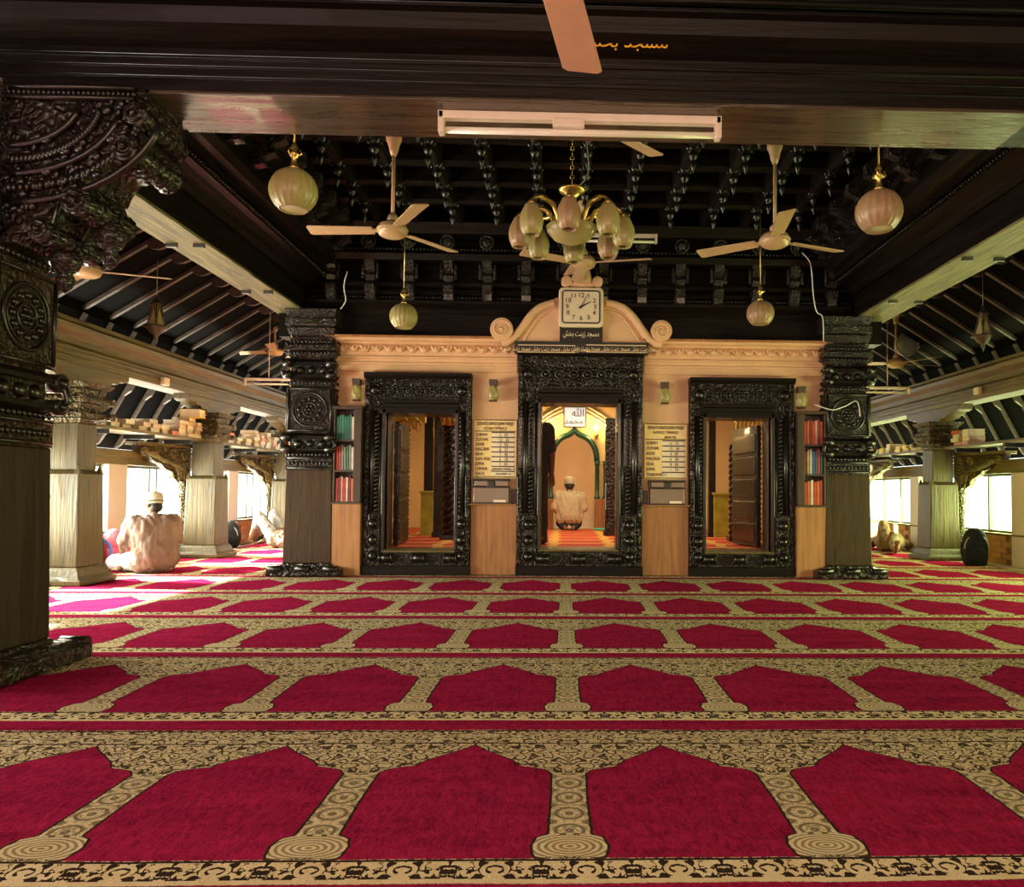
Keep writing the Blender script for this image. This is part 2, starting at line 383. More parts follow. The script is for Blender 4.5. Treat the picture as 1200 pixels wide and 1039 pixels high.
    nb = t.noise(cb.outputs[0], 34, 2, 0.6, 1.0)
    yc = t.m('ADD', y, 0.055); er = t.m('SQRT', t.m('ADD', t.m('MULTIPLY', xb, xb), t.m('MULTIPLY', yc, yc)))
    ros = t.m('MULTIPLY', t.m('LESS_THAN', er, 0.036), t.m('GREATER_THAN', t.m('SINE', t.m('MULTIPLY', er, 260.0)), -0.3))
    scroll = t.m('GREATER_THAN', nb, 0.52)
    bandg = t.m('MAXIMUM', ros, scroll)
    band = t.mix(bandg, INK_, gold)
    edge = t.m('GREATER_THAN', t.m('ABSOLUTE', yc), 0.043)
    band = t.mix(edge, band, gold)
    inband = t.m('MULTIPLY', t.m('LESS_THAN', y, -0.004), t.m('GREATER_THAN', y, -0.118))
    lines = t.m('MAXIMUM', t.m('LESS_THAN', t.m('ABSOLUTE', t.m('ADD', y, 0.008)), 0.005), t.m('LESS_THAN', t.m('ABSOLUTE', t.m('SUBTRACT', y, 0.862)), 0.005))
    lines = t.m('MAXIMUM', lines, t.m('LESS_THAN', t.m('ABSOLUTE', t.m('SUBTRACT', y, 1.008)), 0.006))
    redband = t.m('MAXIMUM', t.m('LESS_THAN', y, -0.120), t.m('GREATER_THAN', y, 1.02))
    pile = t.noise(tc.outputs['Object'], 170, 2, 0.7); shag = t.noise(t.coord((34, 13, 1)), 1.4, 5, 0.72, 1.2); sweep = t.noise(t.coord((1.2, 6, 1)), 1.5, 4, 0.65, 0.6)
    shade = t.m('ADD', t.m('ADD', t.m('MULTIPLY', t.m('SUBTRACT', pile, 0.5), 0.7), t.m('MULTIPLY', t.m('SUBTRACT', shag, 0.5), 1.8)), t.m('ADD', t.m('MULTIPLY', t.m('SUBTRACT', sweep, 0.5), 0.9), 0.5))
    red = t.mix(t.m('MAXIMUM', t.m('MINIMUM', shade, 1.0), 0.0), tuple(c*0.38 for c in field), tuple(min(1, c*1.6) for c in field))
    col = t.mix(inband, ground, band); col = t.mix(lines, col, INK_); col = t.mix(outline, col, INK_)
    col = t.mix(t.m('MULTIPLY', t.m('SUBTRACT', pile, 0.35), 0.6, clamp=True), col, (0.14, 0.09, 0.05))
    isred = t.m('MAXIMUM', inside, redband)
    col = t.mix(isred, col, red)
    t.link(col, b.inputs['Base Color']); b.inputs['Roughness'].default_value = 0.95; b.inputs['Specular IOR Level'].default_value = 0.1
    b.inputs['Specular IOR Level'].default_value = 0.0
    nm = t.bump(t.m('ADD', t.m('MULTIPLY', pile, 0.5), shag), 0.8, 0.006); nm = t.bump(sweep, 0.5, 0.01, nm)
    nm = t.bump(t.m('MULTIPLY', isred, -1.0), 0.4, 0.003, nm)
    t.link(nm, b.inputs['Normal']); return m
carpet_mat()
def inner_carpet():
    m, t, b = newmat('inner_carpet'); v = t.coord(); sep = t.new('ShaderNodeSeparateXYZ'); t.link(v, sep.inputs[0])
    n = t.noise(v, 20); y = t.m('ADD', sep.outputs[1], t.m('MULTIPLY', n, 0.03)); x = sep.outputs[0]
    l1 = t.m('LESS_THAN', t.m('MODULO', t.m('ADD', y, 20.0), 0.62), 0.11)
    l2 = t.m('LESS_THAN', t.m('MODULO', t.m('ADD', t.m('ADD', x, t.m('MULTIPLY', t.m('SINE', t.m('MULTIPLY', y, 10.0)), 0.03)), 20.13), 0.66), 0.12)
    red = t.mix(n, (0.42, 0.02, 0.015), (0.60, 0.06, 0.03)); col = t.mix(t.m('MAXIMUM', l1, l2), red, (0.66, 0.36, 0.08))
    t.link(col, b.inputs['Base Color']); b.inputs['Roughness'].default_value = 0.9
inner_carpet()
def MT(n): return MATS[n]
# ============================================================ THE SETTING
XL, XR = -5.22, 5.62            # window walls of the side aisles
YN, YF = -4.0, 15.6
struct('floor', MB().box(-5.45, 5.85, YN-0.3, YF+0.3, -0.25, -0.02), MT('slab'))
# prayer carpet in long runners, one row of mats each
CY0, CD, CX0 = 1.925, 1.262, 0.023
rowname = ['foreground row, cut by the bottom edge of the photo', 'first complete row from the camera', 'second complete row from the camera', 'third complete row from the camera',
           'fourth complete row from the camera', 'last row before the doorway wall', 'row running under the two big square pillars',
           'first row beyond the pillars', 'second row beyond the pillars', 'third row beyond the pillars', 'fourth row beyond the pillars', 'farthest row']
for i in range(12):
    k = i-1; y0 = CY0+CD*k; mb = MB()
    n = 56; x0, x1 = -5.0, 5.42; ya, yb = y0-0.178, y0+CD-0.182
    if i >= 7: segs = [(-5.0, -3.05, ', left aisle'), (3.45, 5.42, ', right aisle')]
    else: segs = [(x0, x1, '')]
    for a, b_, wh in segs:
        mb = MB()
        nn = max(4, int((b_-a)/0.2)); mm = 6; vs = []
        for j in range(mm+1):
            for q in range(nn+1):
                xx = a+(b_-a)*q/nn; yy = ya+(yb-ya)*j/mm
                vs.append((xx, yy, -0.004+0.006*noise.noise((xx*0.9, yy*1.6, i)) if 0 < j < mm else -0.006))
        mb.add(vs, [(j*(nn+1)+q, j*(nn+1)+q+1, (j+1)*(nn+1)+q+1, (j+1)*(nn+1)+q) for j in range(mm) for q in range(nn)], True)
        mb.add([(a, ya, -0.02), (b_, ya, -0.02), (b_, ya, -0.006), (a, ya, -0.006)], [(0, 1, 2, 3)])
        single('carpet_runner', mb, MT('prayer_carpet_weave'), 'red and gold prayer carpet runner, ' + rowname[i] + wh, 'carpet', (CX0, y0, 0), 'prayer carpet runners')

# closing walls and roof skins
struct('wall_rear', MB().box(-5.45, 5.85, YN-0.2, YN, -0.1, 4.2), MT('pier_plaster'))
struct('wall_far', MB().box(-5.45, -3.2, YF, YF+0.2, -0.1, 4.2).box(3.5, 5.85, YF, YF+0.2, -0.1, 4.2), MT('aged_z'))

def window_wall(side, X, out, bm, spans, piers):
    """low brick wall with glazed openings above; out = direction away from the room"""
    x0, x1 = sorted((X, X+out*0.22))
    w = MB().box(min(X+out*0.03, x1), max(X+out*0.03, x0) if out < 0 else x1, YN, YF, -0.1, 0.385)
    w.box(x0, x1, YN, YF, 1.17, 1.34)
    wall = struct('wall_'+side, w, MT('mortar'))
    a, b_ = YN, 8.0
    part('plaster_band', MB().box(x0-0.004, x1+0.004, YN, YF, 1.168, 1.345), MT('aged_y'), wall)
    for (p0, p1) in piers: part('plaster_pier', MB().box(x0-0.015, x1+0.015, p0, p1, 0.0, 1.17), MT('pier_plaster'), wall, bev=0.01)
    part('sill', MB().box(x0-0.02, x1+0.02, YN, YF, 0.375, 0.40), MT('aged_y'), wall, bev=0.005)
    # bricks, running bond, where the photograph shows them
    bme = MB().box(-0.025, 0.025, -0.112, 0.112, -0.034, 0.034).mesh('brick'); bme.materials.append(MT(bm))
    cnt = 0
    for row in range(5):
        z = 0.038+row*0.0745
        yy = 9.0 + (0.12 if row % 2 else 0)
        while yy < 15.3:
            if not any(p0-0.1 < yy < p1+0.1 for p0, p1 in piers):
                o = bpy.data.objects.new('brick', bme); COL.objects.link(o); o.parent = wall
                o.location = (X+out*(0.02+random.uniform(-.004, .004)), yy, z); o.rotation_euler = (0, 0, random.uniform(-.012, .012)); cnt += 1
            yy += 0.24
    # windows
    for n, (a, b_, muls) in enumerate(spans):
        xc = X+out*0.10
        f = MB().box(xc-0.02, xc+0.02, a, b_, 0.40, 0.43).box(xc-0.02, xc+0.02, a, b_, 1.135, 1.17)
        f.box(xc-0.02, xc+0.02, a, a+0.035, 0.43, 1.135).box(xc-0.02, xc+0.02, b_-0.035, b_, 0.43, 1.135)
        win = struct('window_%d' % (n+(1 if out < 0 else 9)), f, MT('metal_dark'))
        ys = [a+0.035]+muls+[b_-0.035]
        for q, m_ in enumerate(muls): part('mullion', MB().box(xc-0.022, xc+0.022, m_-0.018, m_+0.018, 0.43, 1.135), MT('metal_dark'), win)
        for q in range(len(ys)-1): part('pane', MB().box(xc-0.002, xc+0.002, ys[q]+0.012, ys[q+1]-0.012, 0.425, 1.14), MT('pane_glass'), win)
    return wall
window_wall('left', XL, -1, 'brick_red',
            [(0.6, 2.9, [1.4, 2.15]), (3.3, 5.6, [4.1, 4.85]), (6.0, 8.945, [6.9, 7.8, 8.74]), (9.32, 12.1, [9.98, 10.15, 11.3]), (12.45, 15.2, [13.0, 13.25, 13.6])],
            [(-4, 0.6), (2.9, 3.3), (5.6, 6.0), (8.945, 9.32), (12.1, 12.45), (15.2, 15.6)])
window_wall('right', XR, 1, 'brick_tan',
            [(0.6, 2.9, [1.4, 2.15]), (3.3, 5.6, [4.1, 4.85]), (6.0, 8.2, [6.9]), (9.48, 12.0, [10.15, 11.0]), (12.3, 15.2, [12.85, 13.55])],
            [(-4, 0.6), (2.9, 3.3), (5.6, 6.0), (8.2, 9.48), (12.0, 12.3), (15.2, 15.6)])

# main doorway wall
YW = 8.3
D = [(-2.12, -1.0, 2.14, -1.90, -1.165, 1.71, 0.26), (-0.50, 0.835, 2.40, -0.25, 0.568, 1.84, 0.278), (1.347, 2.475, 2.127, 1.526, 2.23, 1.70, 0.262)]
def jag(z): return z
w = MB()
xs = [-2.95, D[0][0]+0.05, D[0][1]-0.05, D[1][0]+0.05, D[1][1]-0.05, D[2][0]+0.05, D[2][1]-0.05, 3.3]
for a, b_ in ((0, 1), (2, 3), (4, 5), (6, 7)): w.box(xs[a], xs[b_], YW, YW+0.3, 0, 2.55)
w.box(xs[1], xs[2], YW, YW+0.3, D[0][2]-0.05, 2.55).box(xs[3], xs[4], YW, YW+0.3, D[1][2]-0.05, 2.55).box(xs[5], xs[6], YW, YW+0.3, D[2][2]-0.05, 2.55)
wall = struct('wall_doorway', w, MT('plaster'))
# mouldings on the plaster above the doors
def moulding(name, x0, x1, pr, m, parent=None, kind=None):
    """profile pr = (projection, z) swept along X in front of the wall"""
    poly = [(YW+0.02, pr[0][1])]+[(YW-p, z) for p, z in pr]+[(YW+0.02, pr[-1][1])]
    return part(name, MB().prism(poly, 'yz', x0, x1), m, parent, kind=kind)
for x0, x1 in ((-2.52, -0.52), (0.86, 2.86)):
    moulding('plaster_moulding', x0, x1, [(0.0, 2.17), (0.035, 2.17), (0.035, 2.235), (0.05, 2.24), (0.05, 2.262), (0.035, 2.27), (0.035, 2.30), (0.055, 2.31), (0.055, 2.325), (0.03, 2.335)], MT('plaster'), wall)
    moulding('plaster_frieze', x0, x1, [(0.03, 2.335), (0.03, 2.455), (0.06, 2.465), (0.06, 2.475), (0.12, 2.49), (0.12, 2.515)], MT('plaster'), wall)
    part('wood_cap', MB().box(x0-0.03, x1+0.03, YW-0.15, YW, 2.515, 2.54), MT('wainscot'), wall, bev=0.008)
    n = 15; sp = (x1-x0-0.12)/n
    for k in range(n):
        cx = x0+0.06+sp*(k+0.5); mb = MB()
        c0 = Vector((cx-0.035, YW-0.045, 2.43))
        mb.tube([(cx-0.055, YW-0.04, 2.442), (cx-0.03, YW-0.047, 2.425), (cx-0.018, YW-0.05, 2.40), (cx-0.002, YW-0.05, 2.385), (cx+0.022, YW-0.05, 2.385), (cx+0.032, YW-0.05, 2.405), (cx+0.042, YW-0.047, 2.43), (cx+0.062, YW-0.04, 2.442)], 0.015, 6)
        mb.ell((cx+0.006, YW-0.055, 2.408), (0.024, 0.024, 0.03), 8, 6)
        part('scallop', mb, MT('plaster'), wall)
# curved gable over the central door
gp = P(588, 386, Y=YW); gq = P(774, 388, Y=YW)
def arc_gable(inset=0.0):
    L = [(608, 404), (603, 398), (612, 386), (622, 370), (634, 358), (648, 354), (653, 352)]
    Rr = [(708, 353), (716, 355), (730, 359), (742, 371), (752, 387), (762, 399), (757, 406)]
    return [(P(x, y, Y=YW).x, P(x, y, Y=YW).z) for x, y in L]+[(P(x, y, Y=YW).x, P(x, y, Y=YW).z) for x, y in Rr]
poly = arc_gable()
gab = part('gable', MB().prism([(p[0], p[1]) for p in poly[::-1]], 'xz', YW-0.12, YW+0.10), MT('plaster'), wall)
# rolled rim and inner line of the gable
def smooth_path(pts, n=8):
    out = []
    for i in range(len(pts)-1):
        p0 = pts[max(i-1, 0)]; p1 = pts[i]; p2 = pts[i+1]; p3 = pts[min(i+2, len(pts)-1)]
        for k in range(n):
            t = k/n
            out.append(0.5*((2*p1)+(p2-p0)*t+(2*p0-5*p1+4*p2-p3)*t*t+(3*p1-p0-3*p2+p3)*t**3))
    return out+[pts[-1]]
for s, pts in ((0, [(588, 402), (600, 398), (612, 384), (622, 370), (634, 360), (650, 355)]), (1, [(710, 355), (728, 360), (741, 371), (752, 386), (763, 400), (776, 404)])):
    v = smooth_path([P(x, y, Y=YW-0.12) for x, y in pts]); part('gable_rim', MB().tube(v, 0.045, 8), MT('plaster'), gab)
for pts in ([(612, 402), (622, 386), (632, 372), (646, 364), (655, 363)], [(706, 364), (724, 368), (737, 381), (748, 398), (752, 404)]):
    v = smooth_path([P(x, y, Y=YW-0.125) for x, y in pts]); part('inner_rim', MB().tube(v, 0.016, 6), MT('plaster'), gab)
def volute(px, py, r, sgn):
    c = P(px, py, Y=YW-0.15); mb = MB().cyl((c.x, YW-0.18, c.z), (c.x, YW+0.1, c.z), r, n=28)
    sp = [Vector((c.x+sgn*cos(a)*(r*0.86-r*0.07*a), YW-0.185, c.z+sin(a)*(r*0.86-r*0.07*a))) for a in [0.25*q for q in range(42)]]
    mb.tube(sp, 0.011, 5).ell((c.x, YW-0.185, c.z), (0.022, 0.02, 0.022), 8, 6)
    part('volute', mb, MT('plaster'), gab, bev=0.006)
volute(588, 386, 0.122, 1); volute(775, 388, 0.113, -1)
# finial over the clock: a scrolled bar and a fluted vase
c = P(682, 332, Y=YW-0.16)
part('finial_bar', MB().tube([(c.x-0.17, YW-0.17, c.z-0.005), (c.x, YW-0.17, c.z-0.02), (c.x+0.17, YW-0.17, c.z-0.005)], 0.035, 8).cyl((c.x-0.165, YW-0.22, c.z+0.01), (c.x-0.165, YW-0.1, c.z+0.01), 0.055, n=16).cyl((c.x+0.165, YW-0.22, c.z+0.01), (c.x+0.165, YW-0.1, c.z+0.01), 0.055, n=16), MT('plaster'), gab)
part('finial_vase', MB().lathe((c.x+0.0, YW-0.17, c.z), [(0.10, 0.0), (0.105, 0.04), (0.095, 0.09), (0.075, 0.15), (0.07, 0.18), (0.085, 0.2)], 24, ribs=12, amp=0.06)
     .cyl((c.x-0.08, YW-0.18, c.z+0.215), (c.x+0.10, YW-0.18, c.z+0.245), 0.045, 0.06, 12).prism([(c.x-0.2, c.z+0.08), (c.x-0.02, c.z+0.1), (c.x-0.02, c.z+0.21), (c.x-0.12, c.z+0.2)], 'xz', YW-0.20, YW-0.15), MT('plaster'), gab, bev=0.008)
# wooden lining of the piers, with the little ledge on top
def wains(x0, x1, name='wood_panel'):
    mb = MB().box(x0, x1, YW-0.05, YW+0.01, 0.0, 0.745)
    o = part(name, mb, MT('wainscot'), wall, bev=0.004)
    part('ledge', MB().box(x0, x1, YW-0.15, YW+0.01, 0.745, 0.757), MT('wainscot'), wall, bev=0.003)
    return o
wains(-0.995, -0.505); wains(0.84, 1.343)

# ---------------------------------------------------------------- carved door frames
def boss(mb, x, y, z, r=0.05):
    mb.lathe((x, y, z), [(0.001, -0.045), (r*0.35, -0.045), (r*0.45, -0.03), (r*0.6, -0.032), (r*0.8, -0.015), (r, 0.0)], 14, 'y'); mb.ring((x, y-0.006, z), r*1.15, r*0.13, 'y', 14, 5)
def doorframe(n, x0, x1, zt, ox0, ox1, ot, ob):
    yf = YW-0.10
    wL, wR = ox0-x0, x1-ox1
    base = struct('door_%d' % n, MB().box(x0-0.01, x1+0.01, yf-0.03, YW+0.3, 0.0, 0.10), MT('dark_x'), 0.006)
    for s, (a, b_, o_) in enumerate(((x0, ox0, 1), (ox1, x1, -1))):
        wd_ = b_-a
        j = MB().box(a, b_, yf+0.03, YW+0.28, 0.10, ot)
        jm = part('jamb', j, MT('dark_fine'), base)
        outx = a if s == 0 else b_; inx = b_ if s == 0 else a; d = 1 if s == 0 else -1
        # nested vertical mouldings from outside in
        part('outer_strip', MB().box(*sorted((outx, outx+d*0.05)), yf-0.01, YW, 0.10, zt), MT('dark_carved'), base, bev=0.006)
        part('inner_strip', MB().box(*sorted((inx, inx-d*0.035)), yf-0.005, YW+0.02, ob, ot+0.05), MT('dark_z'), base, bev=0.005)
        fl = MB()
        fl.cyl((outx+d*0.085, yf+0.012, 0.66), (outx+d*0.085, yf+0.012, ot+0.02), 0.027, n=12)
        part('round_shaft', fl, MT('dark_z'), base)
        rp = MB(); xx = outx+d*(wd_*0.5+0.018)
        m_ = int((ot-0.66)/0.045)
        for q in range(m_): rp.cyl((xx-0.02, yf+0.012, 0.67+q*0.045), (xx+0.02, yf+0.012, 0.70+q*0.045), 0.017, n=6)
        part('rope_shaft', rp, MT('dark_z'), base, kind='stuff')
        part('bead_line', MB().cyl((inx-d*0.055, yf+0.015, ob), (inx-d*0.055, yf+0.015, ot), 0.012, n=8), MT('dark_z'), base)
        # block of round bosses at the foot
        blk = part('foot_block', MB().box(*sorted((outx+d*0.055, inx-d*0.04)), yf-0.02, YW, 0.10, 0.64), MT('dark_carved'), base, bev=0.008)
        for q in range(3):
            b2 = MB(); boss(b2, (outx+inx)/2, yf-0.022, 0.20+q*0.17, 0.052); part('boss', b2, MT('dark_z'), base)
    # sill with drum rollers
    sm = MB().box(x0+0.05, x1-0.05, yf-0.005, YW+0.2, 0.10, ob-0.012)
    part('sill_board', sm, MT('dark_fine'), base, bev=0.004)
    part('threshold', MB().box(ox0-0.02, ox1+0.02, yf-0.03, YW+0.32, ob-0.02, ob), MT('aged_y'), base, bev=0.004)
    for q in range(3):
        xx = ox0+0.03+(ox1-ox0-0.06)*q/2
        part('roller', MB().cyl((xx-0.06, yf-0.02, 0.18), (xx+0.06, yf-0.02, 0.18), 0.048, n=16).ring((xx-0.06, yf-0.02, 0.18), 0.048, 0.009, 'x', 14, 5).ring((xx+0.06, yf-0.02, 0.18), 0.048, 0.009, 'x', 14, 5), MT('dark_z'), base)
    # lintel: stepped bands then the carved panel
    lt = ot+0.004
    part('head_band', MB().prism([(yf-0.005, lt), (yf-0.005, lt+0.055), (yf+0.015, lt+0.06), (yf+0.015, lt+0.1), (yf-0.01, lt+0.11), (yf-0.01, lt+0.14), (YW+0.2, lt+0.14), (YW+0.2, lt)], 'yz', ox0-0.04, ox1+0.04), MT('dark_x'), base)
    part('lintel', MB().box(x0, x1, yf+0.02, YW+0.28, ot, zt), MT('dark_carved'), base)
    cr = MB().prism([(yf-0.03, zt-0.06), (yf-0.06, zt-0.03), (yf-0.06, zt), (YW, zt), (YW, zt-0.06)], 'yz', x0-0.005, x1+0.005)
    part('top_moulding', cr, MT('dark_x'), base)
    beads = MB(); z0, z1 = lt+0.16, zt-0.10; a, b_ = x0+0.12, x1-0.12
    for zz in (z0, z1):
        nn = int((b_-a)/0.028)
        for q in range(nn): beads.box(a+(q+0.15)*(b_-a)/nn, a+(q+0.75)*(b_-a)/nn, yf-0.004, yf+0.03, zz-0.008, zz+0.008)
    part('dentil_row', beads, MT('dark_z'), base, kind='stuff')
    for xx in (x0+0.10, x1-0.10):
        b2 = MB(); boss(b2, xx, yf+0.005, (z0+z1)/2, 0.055); part('boss', b2, MT('dark_z'), base)
    fol = MB(); nn = 7 if n != 2 else 6
    for q in range(nn):
        cx = x0+0.22+(x1-x0-0.44)*(q+0.5)/nn; cz = (z0+z1)/2; r = min(0.05, (z1-z0)*0.33)*(1.5 if n == 2 else 1)
        fol.ring((cx, yf+0.012, cz), r*0.62, r*0.2, 'y', 12, 5).ell((cx, yf+0.008, cz), (r*0.3, 0.018, r*0.3), 8, 5)
        for w_ in range(4): fol.ell((cx+cos(w_*pi/2+0.78)*r*1.0, yf+0.014, cz+sin(w_*pi/2+0.78)*r*1.0), (r*0.3, 0.014, r*0.3), 6, 4)
    part('foliage_relief', fol, MT('dark_z'), base, kind='stuff')
    return base
frames = [doorframe(i+1, *D[i]) for i in range(3)]
# inscribed double board and plaque over the central door
a = P(603, 400, Y=YW-0.14); b_ = P(760, 416, Y=YW-0.14)
board = part('inscribed_board', MB().box(a.x, b_.x, YW-0.17, YW-0.05, b_.z+0.005, a.z), MT('black'), frames[1], bev=0.004)
FE = lambda *c: ''.join(chr(x) for x in c)
AR1 = FE(0xFEB6, 0xFEA8, 0xFE91, 0x20, 0xFE96, 0xFEE8, 0xFEF3, 0xFEAF)+' '+FE(0xFEAA, 0xFEA0, 0xFEB4, 0xFEE3)
for x0_, x1_ in ((607, 674), (687, 757)):
    p = P(x0_, 404, Y=YW-0.17); q = P(x1_, 413, Y=YW-0.17)
    for z_ in (p.z, q.z): part('gilt_line', MB().box(p.x, q.x, YW-0.176, YW-0.168, z_-0.004, z_+0.004), MT('gold_letter'), frames[1])
    t = text((AR1+' ')*3, ((p.x+q.x)/2, YW-0.172, (p.z+q.z)/2), 0.075, MT('gold_letter'), frames[1], name='inscription', sx=0.55)
a = P(656, 382, Y=YW-0.17); b_ = P(706, 402, Y=YW-0.17)
pq = single('inscribed_plaque', MB().box(a.x, b_.x, YW-0.17, YW-0.12, b_.z, a.z), MT('plaque_black'), 'small black plaque with pale calligraphy directly under the square clock', 'plaque', ((a.x+b_.x)/2, YW-0.05, b_.z), bev=0.003)
text(AR1, ((a.x+b_.x)/2, YW-0.172, (a.z+b_.z)/2+0.01), 0.085, MT('sign_strip'), pq, name='calligraphy', sx=0.62)

# ---------------------------------------------------------------- beams and cornice of the central bay
def beam(name, label, poly, plane, a, b_, m, base):
    o = thing(name, label, 'beam', base); part('timber', MB().prism(poly, plane, a, b_), m, o); return o
# big front beam
fb = thing('ceiling_beam', 'huge dark beam crossing the whole top of the photo, with a tube light under it', 'beam', (0.2, 3.9, 2.81))
part('timber', MB().prism([(4.11, 2.815), (4.11, 3.9), (3.60, 3.9), (3.60, 3.2), (3.55, 3.17), (3.52, 3.12), (3.55, 3.06), (3.64, 3.02), (3.68, 3.01), (3.70, 2.815)], 'yz', -6.5, 7.0), MT('dark_x'), fb)
part('soffit_board', MB().box(-2.02, 2.36, 3.705, 4.112, 2.80, 2.82), MT('soffit_x'), fb, bev=0.004)
for z, t_, yy in ((2.875, 0.008, 3.695), (2.925, 0.008, 3.692), (2.97, 0.012, 3.685), (3.19, 0.012, 3.575), (3.235, 0.02, 3.57), (3.36, 0.015, 3.59)):
    part('bead_moulding', MB().cyl((-6.5, yy, z), (7, yy, z), t_, n=8), MT('dark_x'), fb)
yl = P(730, 64, Y=3.69); text(FE(0xFEB6, 0xFEA8, 0xFE91)+' '+FE(0xFEAA, 0xFEA0, 0xFEB4, 0xFEE3), (yl.x, 3.60, yl.z+0.01), 0.085, MT('yellow_paint'), fb, name='painted_script', sx=1.0, ext=0.002)
# long side beams with stepped cornice towards the middle
def sidebeam(s, sx0, sx1, label):
    """sx0 outer edge, sx1 inner edge of the soffit; s = +1 when the room is towards +X"""
    bo = thing('side_beam', label, 'beam', ((sx0+sx1)/2, 6.2, 2.81), 'long beams over the big pillars')
    X = lambda d: sx1+s*d
    part('timber', MB().prism([(sx0, 2.82), (sx0, 3.35), (X(0.02), 3.35), (X(0.02), 3.12), (X(0), 3.08), (X(0), 2.82)], 'xz', 4.0, 15.5), MT('dark_y'), bo)
    part('soffit_board', MB().box(*sorted((sx0, sx1)), 4.0, 15.5, 2.80, 2.825), MT('soffit_y'), bo, bev=0.005)
    w_ = abs(sx1-sx0)
    for yy in (4.6, 6.0, 7.4): part('iron_strap', MB().box(min(sx0, sx1)+0.02, min(sx0, sx1)+0.10, yy, yy+0.03, 2.77, 2.80).box(max(sx0, sx1)-0.10, max(sx0, sx1)-0.02, yy, yy+0.03, 2.77, 2.80), MT('metal_dark'), bo)
    part('cavetto', MB().prism([(X(0), 3.06), (X(0.04), 3.05), (X(0.08), 3.075), (X(0.09), 3.11), (X(0.16), 3.15), (X(0.22), 3.16), (X(0.22), 3.20), (X(0), 3.20)], 'xz', 4.05, 8.25), MT('dark_y'), bo)
    part('fillet', MB().prism([(X(0), 3.20), (X(0.25), 3.22), (X(0.25), 3.27), (X(0.32), 3.29), (X(0.36), 3.35), (X(0.36), 3.39), (X(0), 3.39)], 'xz', 4.05, 8.25), MT('dark_y'), bo)
    dn = MB()
    for q in range(105): dn.ell((X(0.235), 4.08+q*0.0395, 3.185), (0.014, 0.013, 0.014), 6, 4)
    part('bead_row', dn, MT('dark_z'), bo, kind='stuff')
    for q in range(10):
        y0 = 4.25+q*0.42; cr = MB()
        cr.prism([(X(0.30), 3.39), (X(0.46), 3.41), (X(0.44), 3.46), (X(0.54), 3.50), (X(0.52), 3.56), (X(0.62), 3.60), (X(0.62), 3.70), (X(0.30), 3.70)], 'xz', y0, y0+0.09)
        part('corbel', cr, MT('dark_fine'), bo, bev=0.004)
    part('upper_rail', MB().prism([(X(0.34), 3.39), (X(0.34), 3.47), (X(0.40), 3.48), (X(0.40), 3.55), (X(0.48), 3.56), (X(0.48), 3.62), (X(0.56), 3.63), (X(0.56), 3.75), (X(0.2), 3.75), (X(0.2), 3.39)], 'xz', 4.05, 8.25), MT('dark_y'), bo)
    return bo
sidebeam(1, -3.13, -2.80, 'long dark beam on the left running from the front pillar into the depth')
sidebeam(-1, 3.54, 3.16, 'long dark beam on the right running into the depth above the right aisle')
# beam and corbelled cornice over the doorway wall
OB = len(list(COL.objects))
bb = thing('cross_beam', 'dark carved cross beam and cornice above the doorway wall, behind the clock', 'beam', (0.2, 8.3, 2.55))
part('timber', MB().box(-3.1, 3.5, 8.16, 8.4, 2.545, 3.9), MT('dark_x'), bb)
for (z0, z1, p0, p1) in ((2.80, 2.85, 0.0, 0.04), (2.85, 2.90, 0.04, 0.10), (2.90, 2.93, 0.12, 0.12), (3.0, 3.03, 0.07, 0.10), (3.08, 3.12, 0.14, 0.14), (3.34, 3.40, 0.22, 0.25), (3.60, 3.70, 0.30, 0.36)):
    part('moulding', MB().prism([(8.2, z0), (8.16-p0, z0), (8.16-p1, z1), (8.2, z1)], 'yz', -2.75, 3.12), MT('dark_x'), bb)
dn = MB()
for q in range(150): dn.ell((-2.7+q*0.0388, 8.05, 2.965), (0.012, 0.014, 0.012), 6, 4); dn.ell((-2.7+q*0.0388, 7.90, 3.44), (0.012, 0.014, 0.012), 6, 4)
part('bead_row', dn, MT('dark_z'), bb, kind='stuff')
for q in range(14):
    x = -2.5+q*0.415
    cr = MB().prism([(8.16, 3.12), (8.0, 3.13), (7.97, 3.18), (8.01, 3.22), (7.94, 3.28), (7.93, 3.34), (8.16, 3.34)], 'yz', x-0.05, x+0.05)
    cr.cyl((x-0.075, 7.99, 3.15), (x-0.075, 7.99, 3.31), 0.018, n=8).cyl((x+0.075, 7.99, 3.15), (x+0.075, 7.99, 3.31), 0.018, n=8)
    part('corbel', cr, MT('dark_fine'), bb, bev=0.003)
    ro = MB().ell((x, 7.90, 3.52), (0.055, 0.03, 0.055), 10, 6).ring((x, 7.89, 3.52), 0.07, 0.012, 'y', 14, 5)
    part('rosette', ro, MT('dark_fine'), bb)
    part('corbel', MB().prism([(8.0, 2.93), (7.99, 2.99), (7.95, 3.02), (7.95, 3.08), (8.1, 3.08), (8.1, 2.93)], 'yz', x-0.05, x+0.05), MT('dark_fine'), bb, bev=0.003)
for ch_ in list(COL.objects):
    if ch_.parent == bb: ch_.location.y += 0.19
